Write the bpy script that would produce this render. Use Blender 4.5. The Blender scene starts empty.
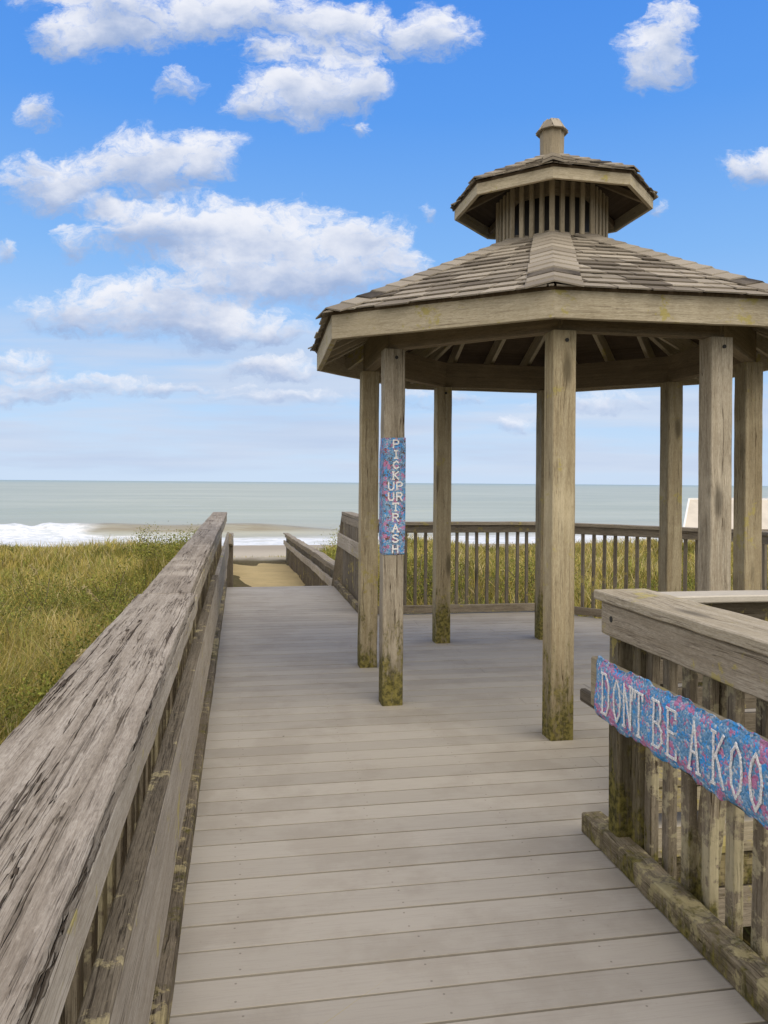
import bpy, math, random
import numpy as np
from mathutils import Vector, Matrix
random.seed(7); rng = np.random.default_rng(7)
R = math.radians
scene = bpy.context.scene
COL = scene.collection

# ------------------------------------------------------------------ node helpers
class NT:
    def __init__(s, tree): s.t = tree; s.n = tree.nodes; s.l = tree.links
    def node(s, typ, **kw):
        n = s.n.new(typ)
        for k, v in kw.items(): setattr(n, k, v)
        return n
    def put(s, sock, v):
        if v is None: return
        if isinstance(v, bpy.types.NodeSocket): s.l.new(v, sock)
        else: sock.default_value = v
    def math(s, op, a, b=None, c=None, clamp=False):
        n = s.node('ShaderNodeMath', operation=op, use_clamp=clamp)
        s.put(n.inputs[0], a); s.put(n.inputs[1], b); s.put(n.inputs[2], c)
        return n.outputs[0]
    def vec(s, op, a, b=None, c=None):
        n = s.node('ShaderNodeVectorMath', operation=op)
        s.put(n.inputs[0], a); s.put(n.inputs[1], b)
        if c is not None: s.put(n.inputs[2], c)
        return n.outputs['Value'] if op in ('DOT_PRODUCT', 'LENGTH', 'DISTANCE') else n.outputs[0]
    def noise(s, v, scale=1, detail=4, rough=.55, dist=0):
        n = s.node('ShaderNodeTexNoise'); s.put(n.inputs['Vector'], v)
        n.inputs['Scale'].default_value = scale; n.inputs['Detail'].default_value = detail
        n.inputs['Roughness'].default_value = rough; n.inputs['Distortion'].default_value = dist
        return n.outputs['Fac']
    def step(s, v, a, b, lo=0., hi=1., smooth=True):
        n = s.node('ShaderNodeMapRange'); n.interpolation_type = 'SMOOTHSTEP' if smooth else 'LINEAR'
        n.clamp = True
        s.put(n.inputs[0], v); s.put(n.inputs[1], a); s.put(n.inputs[2], b); s.put(n.inputs[3], lo); s.put(n.inputs[4], hi)
        return n.outputs[0]
    def mix(s, f, a, b, typ='MIX'):
        n = s.node('ShaderNodeMix', data_type='RGBA', blend_type=typ)
        s.put(n.inputs[0], f)
        s.put(n.inputs[6], a if isinstance(a, bpy.types.NodeSocket) else (*a[:3], 1))
        s.put(n.inputs[7], b if isinstance(b, bpy.types.NodeSocket) else (*b[:3], 1))
        return n.outputs[2]
    def sep(s, v):
        n = s.node('ShaderNodeSeparateXYZ'); s.put(n.inputs[0], v); return n.outputs
    def comb(s, x, y, z):
        n = s.node('ShaderNodeCombineXYZ'); s.put(n.inputs[0], x); s.put(n.inputs[1], y); s.put(n.inputs[2], z); return n.outputs[0]
    def bump(s, h, strength, dist, normal=None):
        n = s.node('ShaderNodeBump'); n.inputs['Strength'].default_value = strength
        n.inputs['Distance'].default_value = dist; s.put(n.inputs['Height'], h)
        if normal is not None: s.put(n.inputs['Normal'], normal)
        return n.outputs[0]

def new_mat(name, rough=.85, spec=.12):
    m = bpy.data.materials.new(name); m.use_nodes = True
    t = NT(m.node_tree); b = m.node_tree.nodes['Principled BSDF']
    b.inputs['Roughness'].default_value = rough
    b.inputs['Specular IOR Level'].default_value = spec
    return m, t, b

def grain_coord(t):
    a = t.node('ShaderNodeAttribute', attribute_name='gv').outputs['Vector']
    oi = t.node('ShaderNodeObjectInfo').outputs['Random']
    off = t.comb(t.math('MULTIPLY', oi, 61.), t.math('MULTIPLY', oi, 17.), t.math('MULTIPLY', oi, 29.))
    return t.vec('ADD', a, off), oi

def wood(name, light, mid, dark, crack=.5, crack_scale=1., lichen=0., lichen_col=(.36, .30, .10), moss=0., moss_top=.5,
         bump=.6, knots=.35, displace=0., grey=0., board_var=.25, rough=.88):
    m, t, b = new_mat(name, rough)
    g, rnd = grain_coord(t)
    pos = t.node('ShaderNodeNewGeometry').outputs['Position']
    warp = t.noise(t.vec('MULTIPLY', g, (1.1, 5., 5.)), 1, 3)
    wv = t.math('MULTIPLY', t.math('SUBTRACT', warp, .5), .035)
    # knots bend the grain
    kn = t.node('ShaderNodeTexVoronoi'); t.put(kn.inputs['Vector'], t.vec('MULTIPLY', g, (1.5, 5.5, 5.5))); kn.inputs['Scale'].default_value = 1
    kd = kn.outputs['Distance']; kc = t.sep(kn.outputs['Color'])[0]
    kon = t.step(kc, 1 - knots - .02, 1 - knots + .02)
    kfall = t.math('MULTIPLY', t.step(kd, .0, .45, 1., 0.), kon)
    gw = t.vec('ADD', g, t.comb(0., t.math('ADD', wv, t.math('MULTIPLY', kfall, .022)), t.math('MULTIPLY', wv, .8)))
    fine = t.noise(t.vec('MULTIPLY', gw, (9., 190., 190.)), 1, 6, .72)
    band = t.noise(t.vec('MULTIPLY', gw, (.9, 34., 34.)), 1, 4, .6)
    blotch = t.noise(t.vec('MULTIPLY', g, (1.3, 4., 4.)), 1, 5, .6)
    hair = t.noise(t.vec('MULTIPLY', gw, (34., 620., 620.)), 1, 4, .7)
    c = t.mix(t.step(band, .35, .68), light, mid)
    c = t.mix(t.step(hair, .45, .66, 0, .6), c, dark)
    c = t.mix(t.step(fine, .42, .72, 0, .6), c, dark)
    c = t.mix(t.step(blotch, .42, .75, 0, .38), c, dark)
    c = t.mix(t.step(t.noise(g, 2.3, 4), .5, .75, 0, .45), c, tuple(min(1, x * 1.25) for x in light))
    speck = t.noise(t.vec('MULTIPLY', g, (45., 130., 130.)), 1, 5, .75)
    c = t.mix(t.step(speck, .50, .72, 0, .45), c, dark)
    c = t.mix(t.step(speck, .30, .46, .30, 0), c, tuple(min(1, x * 1.3) for x in light))
    # board to board variation
    c = t.mix(1., c, t.comb(*(t.math('ADD', 1 - board_var * .5, t.math('MULTIPLY', rnd, board_var)) for _ in range(3))), 'MULTIPLY')
    # knots
    kring = t.math('MULTIPLY', t.step(kd, .07, .24, 1., 0.), kon)
    c = t.mix(t.math('MULTIPLY', kring, .8), c, tuple(x * .28 for x in mid))
    # long drying cracks
    n1 = t.noise(t.vec('MULTIPLY', gw, (.62 * crack_scale, 44. * crack_scale, 44. * crack_scale)), 1, 2.5, .45)
    ridge = t.math('ABSOLUTE', t.math('SUBTRACT', n1, .5))
    msk = t.step(t.noise(t.vec('MULTIPLY', gw, (.9, 13., 13.)), 1, 3), .42, .60)
    cr = t.step(t.math('SUBTRACT', ridge, t.math('MULTIPLY', msk, .005)), 0., .006, 1., 0.)
    cr = t.math('MULTIPLY', cr, msk)
    n1b = t.noise(t.vec('MULTIPLY', gw, (1.9 * crack_scale, 120. * crack_scale, 120. * crack_scale)), 1, 3, .5)
    msb = t.step(t.noise(t.vec('MULTIPLY', gw, (2.7, 14., 14.)), 1, 3), .40, .62)
    cr2 = t.math('MULTIPLY', t.step(t.math('ABSOLUTE', t.math('SUBTRACT', n1b, .5)), .008, .020, 1., 0.), msb)
    cr = t.math('MULTIPLY', t.math('MAXIMUM', cr, t.math('MULTIPLY', cr2, .65)), crack)
    c = t.mix(cr, c, (dark[0] * .30, dark[1] * .24, dark[2] * .18))
    h = t.math('ADD', t.math('ADD', t.math('MULTIPLY', fine, .35), t.math('MULTIPLY', hair, .25)), t.math('MULTIPLY', band, .5))
    h = t.math('SUBTRACT', h, t.math('MULTIPLY', cr, 1.2))
    if lichen > 0:
        ln = t.noise(pos, 17, 6, .7); l2 = t.noise(pos, 3.1, 3)
        lm = t.step(t.math('ADD', ln, t.math('MULTIPLY', t.math('SUBTRACT', l2, .5), .9)), .66 - lichen * .32, .74 - lichen * .30)
        lc = t.mix(t.noise(pos, 60, 3), lichen_col, tuple(x * 1.35 for x in lichen_col))
        c = t.mix(t.math('MULTIPLY', lm, .75), c, lc)
        h = t.math('ADD', h, t.math('MULTIPLY', lm, .2))
    if moss > 0:
        z = t.sep(pos)[2]
        mn = t.noise(t.vec('MULTIPLY', pos, (1, 1, .38)), 24, 7, .75); m2 = t.noise(t.vec('MULTIPLY', pos, (1.6, 1.6, .5)), 4.2, 5, .65)
        hgt = t.step(z, 0., moss_top, moss * .8, -.30, smooth=False)
        mn = t.math('ADD', t.math('MULTIPLY', t.math('SUBTRACT', mn, .5), 1.9), .5)
        m2 = t.math('ADD', t.math('MULTIPLY', t.math('SUBTRACT', m2, .5), 2.4), .5)
        mm = t.step(t.math('ADD', t.math('ADD', mn, t.math('MULTIPLY', m2, .6)), hgt), .86, 1.20)
        wet = t.step(t.math('ADD', hgt, t.math('MULTIPLY', m2, .5)), .1, .6, 0, .45)
        c = t.mix(wet, c, (.085, .07, .035))
        mc = t.mix(t.step(t.noise(pos, 45, 4), .35, .65), (.055, .052, .010), (.24, .205, .05))
        c = t.mix(t.math('MULTIPLY', mm, .85), c, mc)
        h = t.math('ADD', h, t.math('MULTIPLY', mm, .35))
    t.put(b.inputs['Base Color'], c)
    t.put(b.inputs['Normal'], t.bump(h, bump, .006))
    if displace > 0:
        d = t.node('ShaderNodeDisplacement'); d.inputs['Midlevel'].default_value = .0
        d.inputs['Scale'].default_value = displace
        low = t.noise(t.vec('MULTIPLY', gw, (2.4, 30., 30.)), 1, 4, .55)
        hh = t.math('ADD', t.math('MULTIPLY', low, .6), t.math('SUBTRACT', t.math('MULTIPLY', fine, .22), cr))
        t.put(d.inputs['Height'], hh)
        t.l.new(d.outputs[0], m.node_tree.nodes['Material Output'].inputs['Displacement'])
        m.displacement_method = 'BOTH'
    return m

# ------------------------------------------------------------------ mesh helpers
class MB:
    """collects boards, slabs and tubes into one mesh with a grain coordinate"""
    def __init__(s): s.v = []; s.f = []; s.g = []
    def raw(s, vs, fs, gs):
        o = len(s.v); s.v += [tuple(x) for x in vs]; s.g += [tuple(x) for x in gs]
        s.f += [tuple(i + o for i in f) for f in fs]
    def board(s, p0, p1, w, h, up=(0, 0, 1), ch=.004, n=None, jit=.0012, cut0=0., cut1=0., bow=0.):
        """w across, h along 'up'; cut = mitre, metres the +side end runs longer"""
        p0 = Vector(p0); p1 = Vector(p1); d = (p1 - p0); L = d.length; d.normalize()
        up = Vector(up); up = (up - d * up.dot(d)).normalized(); sd = d.cross(up).normalized()
        if n is None: n = max(1, min(24, int(L / .25)))
        ch = min(ch, w * .3, h * .3)
        a, b = w / 2, h / 2
        prof = [(-a + ch, -b), (a - ch, -b), (a, -b + ch), (a, b - ch), (a - ch, b), (-a + ch, b), (-a, b - ch), (-a, -b + ch)]
        off = Vector((random.random() * 40, random.random() * 40, random.random() * 40))
        vs = []; gs = []; fs = []
        for i in range(n + 1):
            q = i / n; jx = random.uniform(-jit, jit); jy = random.uniform(-jit, jit)
            bw = bow * math.sin(math.pi * q)
            for (x, y) in prof:
                e = (cut0 * x / a) * (1 - q) + (cut1 * x / a) * q
                l = q * L + e
                vs.append(p0 + d * l + sd * (x + jx + bw) + up * (y + jy))
                gs.append((l + off.x, x + off.y, y + off.z))
        for i in range(n):
            for k in range(8):
                k2 = (k + 1) % 8
                fs.append((i * 8 + k, i * 8 + k2, (i + 1) * 8 + k2, (i + 1) * 8 + k))
        fs.append(tuple(reversed(range(8)))); fs.append(tuple(n * 8 + k for k in range(8)))
        s.raw(vs, fs, gs); return s
    def build(s, name, mat, parent=None, smooth=False):
        me = bpy.data.meshes.new(name); me.from_pydata(s.v, [], s.f); me.update()
        at = me.attributes.new('gv', 'FLOAT_VECTOR', 'POINT')
        at.data.foreach_set('vector', np.array(s.g, dtype=np.float32).ravel())
        me.materials.append(mat)
        if smooth: me.polygons.foreach_set('use_smooth', [True] * len(me.polygons))
        o = bpy.data.objects.new(name, me); COL.objects.link(o)
        if parent is not None:
            o.parent = parent; o.matrix_parent_inverse = Matrix.Translation(-Vector(parent.location))
        return o

def np_mesh(name, V, F, mat, attrs=None, smooth=False, parent=None):
    """V (n,3) float, F (m,k) int all the same size"""
    me = bpy.data.meshes.new(name); k = F.shape[1]
    me.vertices.add(len(V)); me.vertices.foreach_set('co', np.ascontiguousarray(V, dtype=np.float32).ravel())
    me.loops.add(F.size); me.loops.foreach_set('vertex_index', np.ascontiguousarray(F, dtype=np.int32).ravel())
    me.polygons.add(len(F)); me.polygons.foreach_set('loop_start', np.arange(0, F.size, k, dtype=np.int32))
    me.update(calc_edges=True)
    for nm, (typ, arr) in (attrs or {}).items():
        a = me.attributes.new(nm, typ, 'POINT')
        a.data.foreach_set('value' if typ == 'FLOAT' else 'vector' if typ == 'FLOAT_VECTOR' else 'color', np.ascontiguousarray(arr, dtype=np.float32).ravel())
    if smooth: me.polygons.foreach_set('use_smooth', np.ones(len(F), dtype=bool))
    me.materials.append(mat)
    o = bpy.data.objects.new(name, me); COL.objects.link(o)
    if parent is not None:
        o.parent = parent; o.matrix_parent_inverse = Matrix.Translation(-Vector(parent.location))
    return o

def tag(o, label=None, cat=None, group=None, kind=None):
    if label: o['label'] = label
    if cat: o['category'] = cat
    if group: o['group'] = group
    if kind: o['kind'] = kind
    return o
def thing(name, loc, label, cat, group=None):
    o = bpy.data.objects.new(name, None); COL.objects.link(o); o.location = loc; o.empty_display_size = .1
    return tag(o, label, cat, group)
def dup_part(src, parent, delta):
    c = src.copy(); COL.objects.link(c); c.parent = parent
    c.matrix_parent_inverse = src.matrix_parent_inverse.copy()
    c.location = Vector(src.location) + Vector(delta); return c

# ------------------------------------------------------------------ camera
YAW = R(10.26)
cam = bpy.data.cameras.new('camera'); co = bpy.data.objects.new('camera', cam); COL.objects.link(co)
co.location = (0, 0, 1.55)
co.rotation_euler = (Matrix.Rotation(-YAW, 4, 'Z') @ Matrix.Rotation(R(90), 4, 'X') @ Matrix.Rotation(R(.45), 4, 'Z')).to_euler()
cam.sensor_fit = 'VERTICAL'; cam.sensor_height = 36; cam.lens = 790 / 1024 * 36
cam.shift_y = -29.4 / 1024; cam.clip_start = .05; cam.clip_end = 30000
scene.camera = co

# ------------------------------------------------------------------ world: sky and clouds by direction
SUN_EL, SUN_AZ = R(48), R(150)     # azimuth clockwise from +Y (the walk's direction)
w = bpy.data.worlds.new('World'); scene.world = w; w.use_nodes = True
t = NT(w.node_tree); bg = w.node_tree.nodes['Background']
sky = t.node('ShaderNodeTexSky', sky_type='NISHITA'); sky.sun_disc = False
sky.sun_elevation = SUN_EL; sky.sun_rotation = SUN_AZ; sky.air_density = 1.0; sky.dust_density = .6; sky.ozone_density = 2.
D = t.node('ShaderNodeTexCoord').outputs['Generated']
fwd = (math.sin(YAW), math.cos(YAW), 0); rgt = (math.cos(YAW), -math.sin(YAW), 0)
df = t.vec('DOT_PRODUCT', D, fwd); dr = t.vec('DOT_PRODUCT', D, rgt); dz = t.sep(D)[2]
front = t.step(df, .15, .35)
dfc = t.math('MAXIMUM', df, .12)
u = t.math('DIVIDE', dr, dfc); v = t.math('DIVIDE', dz, dfc)
uv = t.comb(u, v, 0.)
# ragged edges: the position is pushed about by two scales of noise
nzc = t.node('ShaderNodeTexNoise'); t.put(nzc.inputs['Vector'], t.vec('MULTIPLY', uv, (1., 1.5, 1.))); nzc.inputs['Scale'].default_value = 11; nzc.inputs['Detail'].default_value = 8; nzc.inputs['Roughness'].default_value = .58
wob = t.vec('MULTIPLY', t.vec('SUBTRACT', nzc.outputs['Color'], (.5, .5, .5)), (.10, .075, 0.))
uvw = t.vec('ADD', uv, wob)
# (centre right, centre up, half width, half height, strength) as tangents of the viewing angle
CL = [(-.35,.575,.10,.036,1),(-.21,.59,.14,.036,1),(-.07,.575,.10,.034,1),(.05,.565,.065,.034,1),(-.41,.565,.045,.034,1),(-.36,.61,.10,.03,1),
      (-.10,.49,.085,.040,1),(-.165,.478,.045,.024,.9),(-.045,.502,.045,.036,1),(-.13,.54,.06,.022,.8),(-.268,.503,.024,.022,.6),(-.028,.45,.013,.013,.6),(-.444,.462,.03,.022,.8),
      (-.405,.376,.08,.036,1),(-.30,.395,.10,.046,1),(-.235,.408,.055,.036,1),(-.44,.40,.025,.014,.7),(-.355,.34,.05,.018,.8),
      (-.195,.309,.185,.046,1.1),(-.30,.322,.07,.032,1),(-.045,.30,.08,.038,1.1),(-.12,.265,.14,.038,1),(-.39,.30,.03,.026,.7),
      (-.37,.217,.10,.030,.8),(-.245,.205,.14,.034,1),(-.155,.195,.07,.02,.8),(-.48,.145,.06,.018,.55),(-.14,.147,.065,.018,.9),(-.36,.125,.13,.012,.6),(-.44,.115,.09,.018,.8),
      (-.06,.262,.09,.03,1),(-.20,.255,.12,.03,.9),(.02,.275,.04,.03,.9),(-.30,.235,.12,.03,.9),(-.05,.53,.05,.03,.8),(-.46,.155,.05,.016,.6),(-.46,.13,.07,.012,.6),(-.27,.118,.12,.010,.6),(.343,.555,.045,.042,1),(.325,.53,.035,.036,.9),(.358,.59,.034,.036,.9),(.46,.40,.042,.022,.9),(.485,.405,.03,.024,.9),(.062,.333,.014,.014,.5),(.35,.35,.012,.01,.5),
      (.165,.078,.035,.013,.8),(.27,.10,.08,.016,.6),(-.486,.285,.016,.02,.7),(.05,.11,.08,.014,.5),(-.13,.108,.10,.013,.6)]
Fm = None; W = None; S = None
for (cu, cv, ru, rv, st) in CL:
    ru *= 1.2; rv *= 1.22
    q = t.vec('MULTIPLY_ADD', uvw, (1 / ru, 1 / rv, 0), (-cu / ru, -cv / rv, 0))
    d2 = t.vec('DOT_PRODUCT', q, q)
    f = t.math('MAXIMUM', t.math('MULTIPLY_ADD', d2, -st, st), 0.)
    qy = t.math('MULTIPLY', t.sep(q)[1], f)
    Fm = f if Fm is None else t.math('MAXIMUM', Fm, f)
    W = f if W is None else t.math('ADD', W, f)
    S = qy if S is None else t.math('ADD', S, qy)
rel = t.math('DIVIDE', S, t.math('ADD', W, .02))
n2 = t.noise(t.vec('MULTIPLY', uvw, (1., 1.5, 1.)), 30, 12, .70)
alpha = t.step(t.math('ADD', Fm, t.math('MULTIPLY', t.math('SUBTRACT', n2, .5), 2.4)), .06, .95)
alpha = t.math('MULTIPLY', t.math('MULTIPLY', alpha, t.step(Fm, 0., .15)), front)
# thin streaks low over the sea
st_ = t.noise(t.comb(t.math('MULTIPLY', u, 3.), t.math('MULTIPLY', v, 26.), 3.), 1, 6, .55)
lowm = t.math('MULTIPLY', t.step(v, .0, .02), t.step(v, .13, .26, 1., 0.))
streak = t.math('MULTIPLY', t.math('MULTIPLY', t.step(st_, .34, .60), lowm), t.math('MULTIPLY', front, .9))
# unseen warm cloud cover behind the camera and overhead, added as soft fill light
Dz = t.math('MAXIMUM', dz, .12)
gen = t.noise(t.comb(t.math('DIVIDE', t.sep(D)[0], Dz), t.math('DIVIDE', t.sep(D)[1], Dz), 0.), .8, 8, .6)
rest = t.math('MULTIPLY', t.math('MULTIPLY', t.step(gen, .30, .50), t.math('SUBTRACT', 1., t.step(df, -.05, .5))), t.step(dz, .0, .15))
# clear sky: the physical sky graded a little, paler towards the sea
el = t.math('MAXIMUM', dz, 0.)
tint = t.node('ShaderNodeValToRGB'); t.put(tint.inputs[0], el)
cr = tint.color_ramp; cr.elements[0].position = 0; cr.elements[0].color = (.50, .62, .78, 1); cr.elements[1].position = 1; cr.elements[1].color = (.05, .22, .80, 1)
for p, c in ((.12, (.36, .54, .77)), (.27, (.19, .41, .76)), (.42, (.085, .29, .74)), (.55, (.052, .23, .70))):
    e = cr.elements.new(p); e.color = (*c, 1)
skyc = t.vec('MULTIPLY', sky.outputs[0], (.1, .1, .1))
skyc = t.vec('MULTIPLY', t.mix(.85, skyc, tint.outputs[0]), (.86, .87, .90))
lum = t.math('ADD', t.math('MULTIPLY', rel, 1.0), t.math('MULTIPLY', t.math('SUBTRACT', t.noise(t.vec('MULTIPLY', uv, (1., 1.4, 1.)), 13, 6, .6), .5), 1.3))
cc = t.mix(t.step(lum, -.62, .52), (.25, .325, .49), (.64, .65, .69))
cc = t.mix(t.step(v, .0, .2, .45, 0.), cc, (.47, .56, .70))
out = t.mix(t.math('MULTIPLY', streak, 1.), skyc, t.mix(t.noise(t.comb(t.math('MULTIPLY', u, 2.), t.math('MULTIPLY', v, 30.), 9.), 1, 4), (.27, .36, .54), (.55, .60, .67)))
out = t.mix(t.math('MULTIPLY', alpha, .96), out, cc)
out = t.mix(t.math('MULTIPLY', rest, .95), out, (1.08, 1.0, .88))
out = t.mix(t.step(dz, -.02, .0, 1., 0.), out, (.30, .34, .34))
bgm = t.vec('MULTIPLY', out, (10., 10., 10.))
t.put(bg.inputs['Color'], bgm); bg.inputs['Strength'].default_value = .1

sl = bpy.data.lights.new('sun', 'SUN'); so = bpy.data.objects.new('sun', sl); COL.objects.link(so)
sl.energy = 1.15; sl.angle = R(50); sl.color = (1, .93, .82)
sd = Vector((math.sin(SUN_AZ) * math.cos(SUN_EL), math.cos(SUN_AZ) * math.cos(SUN_EL), math.sin(SUN_EL)))
so.rotation_euler = sd.to_track_quat('Z', 'Y').to_euler()
scene.view_settings.view_transform = 'Standard'; scene.view_settings.look = 'None'
scene.view_settings.exposure = .5; scene.view_settings.gamma = 1
scene.cycles.use_denoising = True; scene.cycles.max_bounces = 6; scene.cycles.diffuse_bounces = 3

# ------------------------------------------------------------------ materials
M = {}
M['cap'] = wood('wood_cap_weathered', (.47, .41, .33), (.33, .28, .215), (.16, .125, .09), crack=.85, crack_scale=1., bump=.8, knots=.2, displace=.0045, board_var=0.)
M['rail'] = wood('wood_rail_grey', (.46, .40, .31), (.36, .305, .225), (.18, .145, .10), crack=.7, bump=.7, lichen=.12, knots=.25)
M['handrail'] = wood('wood_handrail_grey', (.48, .425, .345), (.39, .335, .26), (.22, .18, .13), crack=.7, bump=.5, lichen=.08, knots=.2)
M['kerb'] = wood('wood_kerb_lichened', (.25, .205, .145), (.18, .145, .10), (.075, .058, .038), crack=1., bump=1., lichen=.40, lichen_col=(.40, .33, .17), moss=.10, moss_top=.3)
M['picket'] = wood('wood_picket', (.42, .36, .27), (.31, .26, .185), (.13, .10, .068), crack=.9, bump=.8, lichen=.5, lichen_col=(.50, .44, .28), moss=.38, moss_top=.45, knots=.1, board_var=.35)
M['post'] = wood('wood_gazebo_post', (.53, .455, .305), (.42, .345, .215), (.22, .165, .095), crack=.85, bump=.6, moss=.62, moss_top=.8, lichen=.04, knots=.6)
M['post_grey'] = wood('wood_post_grey', (.51, .45, .35), (.39, .335, .25), (.20, .16, .11), crack=1., bump=.7, moss=.62, moss_top=.85, knots=.6)
M['fascia'] = wood('wood_fascia', (.56, .495, .37), (.47, .41, .295), (.25, .20, .125), crack=.5, bump=.4, knots=.25, lichen=.1, lichen_col=(.33, .28, .08))
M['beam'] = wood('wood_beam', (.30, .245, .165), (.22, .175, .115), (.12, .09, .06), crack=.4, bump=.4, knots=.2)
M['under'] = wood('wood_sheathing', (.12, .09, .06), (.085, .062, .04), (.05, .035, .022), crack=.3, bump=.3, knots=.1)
M['cupola'] = wood('wood_cupola', (.44, .375, .275), (.35, .295, .21), (.2, .165, .11), crack=.4, bump=.4, knots=.15)
M['moss_end'] = wood('wood_mossy_post', (.29, .25, .17), (.21, .18, .12), (.10, .08, .05), crack=.9, bump=.9, moss=.7, moss_top=.75, lichen=.3)
M['far'] = wood('wood_far_rail', (.38, .33, .255), (.29, .245, .18), (.14, .11, .08), crack=.7, bump=.6, lichen=.1)
M['brown'] = wood('wood_side_planks', (.20, .17, .13), (.15, .125, .09), (.08, .065, .045), crack=.6, bump=.6, lichen=.1)
M['tan'] = wood('wood_tan_plank', (.44, .38, .27), (.35, .30, .20), (.2, .165, .11), crack=.6, bump=.5, lichen=.2)
M['palecap'] = wood('wood_pale_cap', (.56, .52, .455), (.50, .46, .40), (.38, .345, .29), crack=.2, bump=.2, knots=.1)

def deck_mat():
    m, t, b = new_mat('composite_decking', .75, .12)
    g, rnd = grain_coord(t)
    pos = t.node('ShaderNodeNewGeometry').outputs['Position']
    base = t.mix(t.noise(t.vec('MULTIPLY', g, (.7, 3, 1)), 1, 4), (.385, .345, .285), (.44, .40, .335))
    stain = t.noise(t.vec('MULTIPLY', pos, (1, 1, 1)), 1.7, 6, .65)
    base = t.mix(t.step(stain, .46, .60, 0, .42), base, (.31, .27, .215))
    pb = t.node('ShaderNodeAttribute', attribute_name='tone').outputs['Fac']
    base = t.mix(1., base, t.comb(pb, pb, pb), 'MULTIPLY')
    gr = t.noise(t.vec('MULTIPLY', g, (6, 190, 190)), 1, 4, .6)
    base = t.mix(t.step(gr, .45, .75, 0, .25), base, (.24, .21, .18))
    spot = t.node('ShaderNodeTexVoronoi'); t.put(spot.inputs['Vector'], pos); spot.inputs['Scale'].default_value = 3.2
    so_ = t.math('MULTIPLY', t.step(spot.outputs['Distance'], .016, .028, 1, 0), t.step(t.sep(spot.outputs['Color'])[1], .35, .4))
    base = t.mix(so_, base, (.09, .07, .055))
    px_, py_, _z = t.sep(pos)
    jx = t.math('SUBTRACT', px_, t.math('MULTIPLY', t.math('ROUND', t.math('DIVIDE', px_, .6)), .6))
    fy = t.math('FRACT', t.math('DIVIDE', t.math('ADD', py_, 1.5), .1545))
    jy = t.math('MULTIPLY', t.math('SUBTRACT', t.math('ABSOLUTE', t.math('SUBTRACT', fy, .472)), .28), .1545)
    jx = t.math('ADD', jx, t.math('MULTIPLY', t.math('SUBTRACT', pb, 1.), .25))
    scr = t.step(t.math('SQRT', t.math('ADD', t.math('MULTIPLY', jx, jx), t.math('MULTIPLY', jy, jy))), .0028, .0048, .5, 0.)
    base = t.mix(scr, base, (.07, .055, .04))
    gr2 = t.noise(pos, 38, 5, .7)
    base = t.mix(t.step(gr2, .60, .8, 0, .5), base, (.22, .19, .15))
    t.put(b.inputs['Base Color'], base)
    t.put(b.inputs['Normal'], t.bump(t.math('ADD', t.math('MULTIPLY', gr, .6), t.math('MULTIPLY', gr2, .4)), .35, .003))
    return m
M['deck'] = deck_mat()

def shingle_mat():
    m, t, b = new_mat('asphalt_shingles', .95, .15)
    pos = t.node('ShaderNodeNewGeometry').outputs['Position']
    tone = t.node('ShaderNodeAttribute', attribute_name='gv').outputs['Vector']
    x = t.sep(tone)[0]
    c = t.mix(x, (.13, .11, .085), (.44, .39, .315))
    c = t.mix(t.step(x, -.6, -.4, 1., 0.), c, (.03, .026, .022))
    gr = t.noise(pos, 190, 3, .7)
    c = t.mix(t.step(gr, .35, .7, 0, .5), c, (.16, .13, .10))
    c = t.mix(t.step(t.noise(pos, 4, 5), .45, .7, 0, .5), c, (.24, .205, .16))
    t.put(b.inputs['Base Color'], c)
    t.put(b.inputs['Normal'], t.bump(gr, .5, .004))
    return m
M['shingle'] = shingle_mat()

def plain(name, col, rough=.8, var=.2, scale=8, spec=.25, bump=.2):
    m, t, b = new_mat(name, rough, spec)
    pos = t.node('ShaderNodeNewGeometry').outputs['Position']
    n = t.noise(pos, scale, 5, .6)
    c = t.mix(t.step(n, .35, .7), tuple(x * (1 + var * .6) for x in col), tuple(x * (1 - var) for x in col))
    t.put(b.inputs['Base Color'], c); t.put(b.inputs['Normal'], t.bump(n, bump, .01))
    return m
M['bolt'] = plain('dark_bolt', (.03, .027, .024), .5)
M['housewall'] = plain('house_siding', (.50, .45, .39), .8, .08, .6)
M['houseroof'] = plain('house_roof', (.56, .51, .44), .9, .10, 1.2)
M['trim'] = plain('white_trim', (.78, .77, .74), .6, .05, 1)
M['yarn_white'] = plain('white_yarn', (.84, .83, .82), .95, .35, 160, bump=.6)

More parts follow.
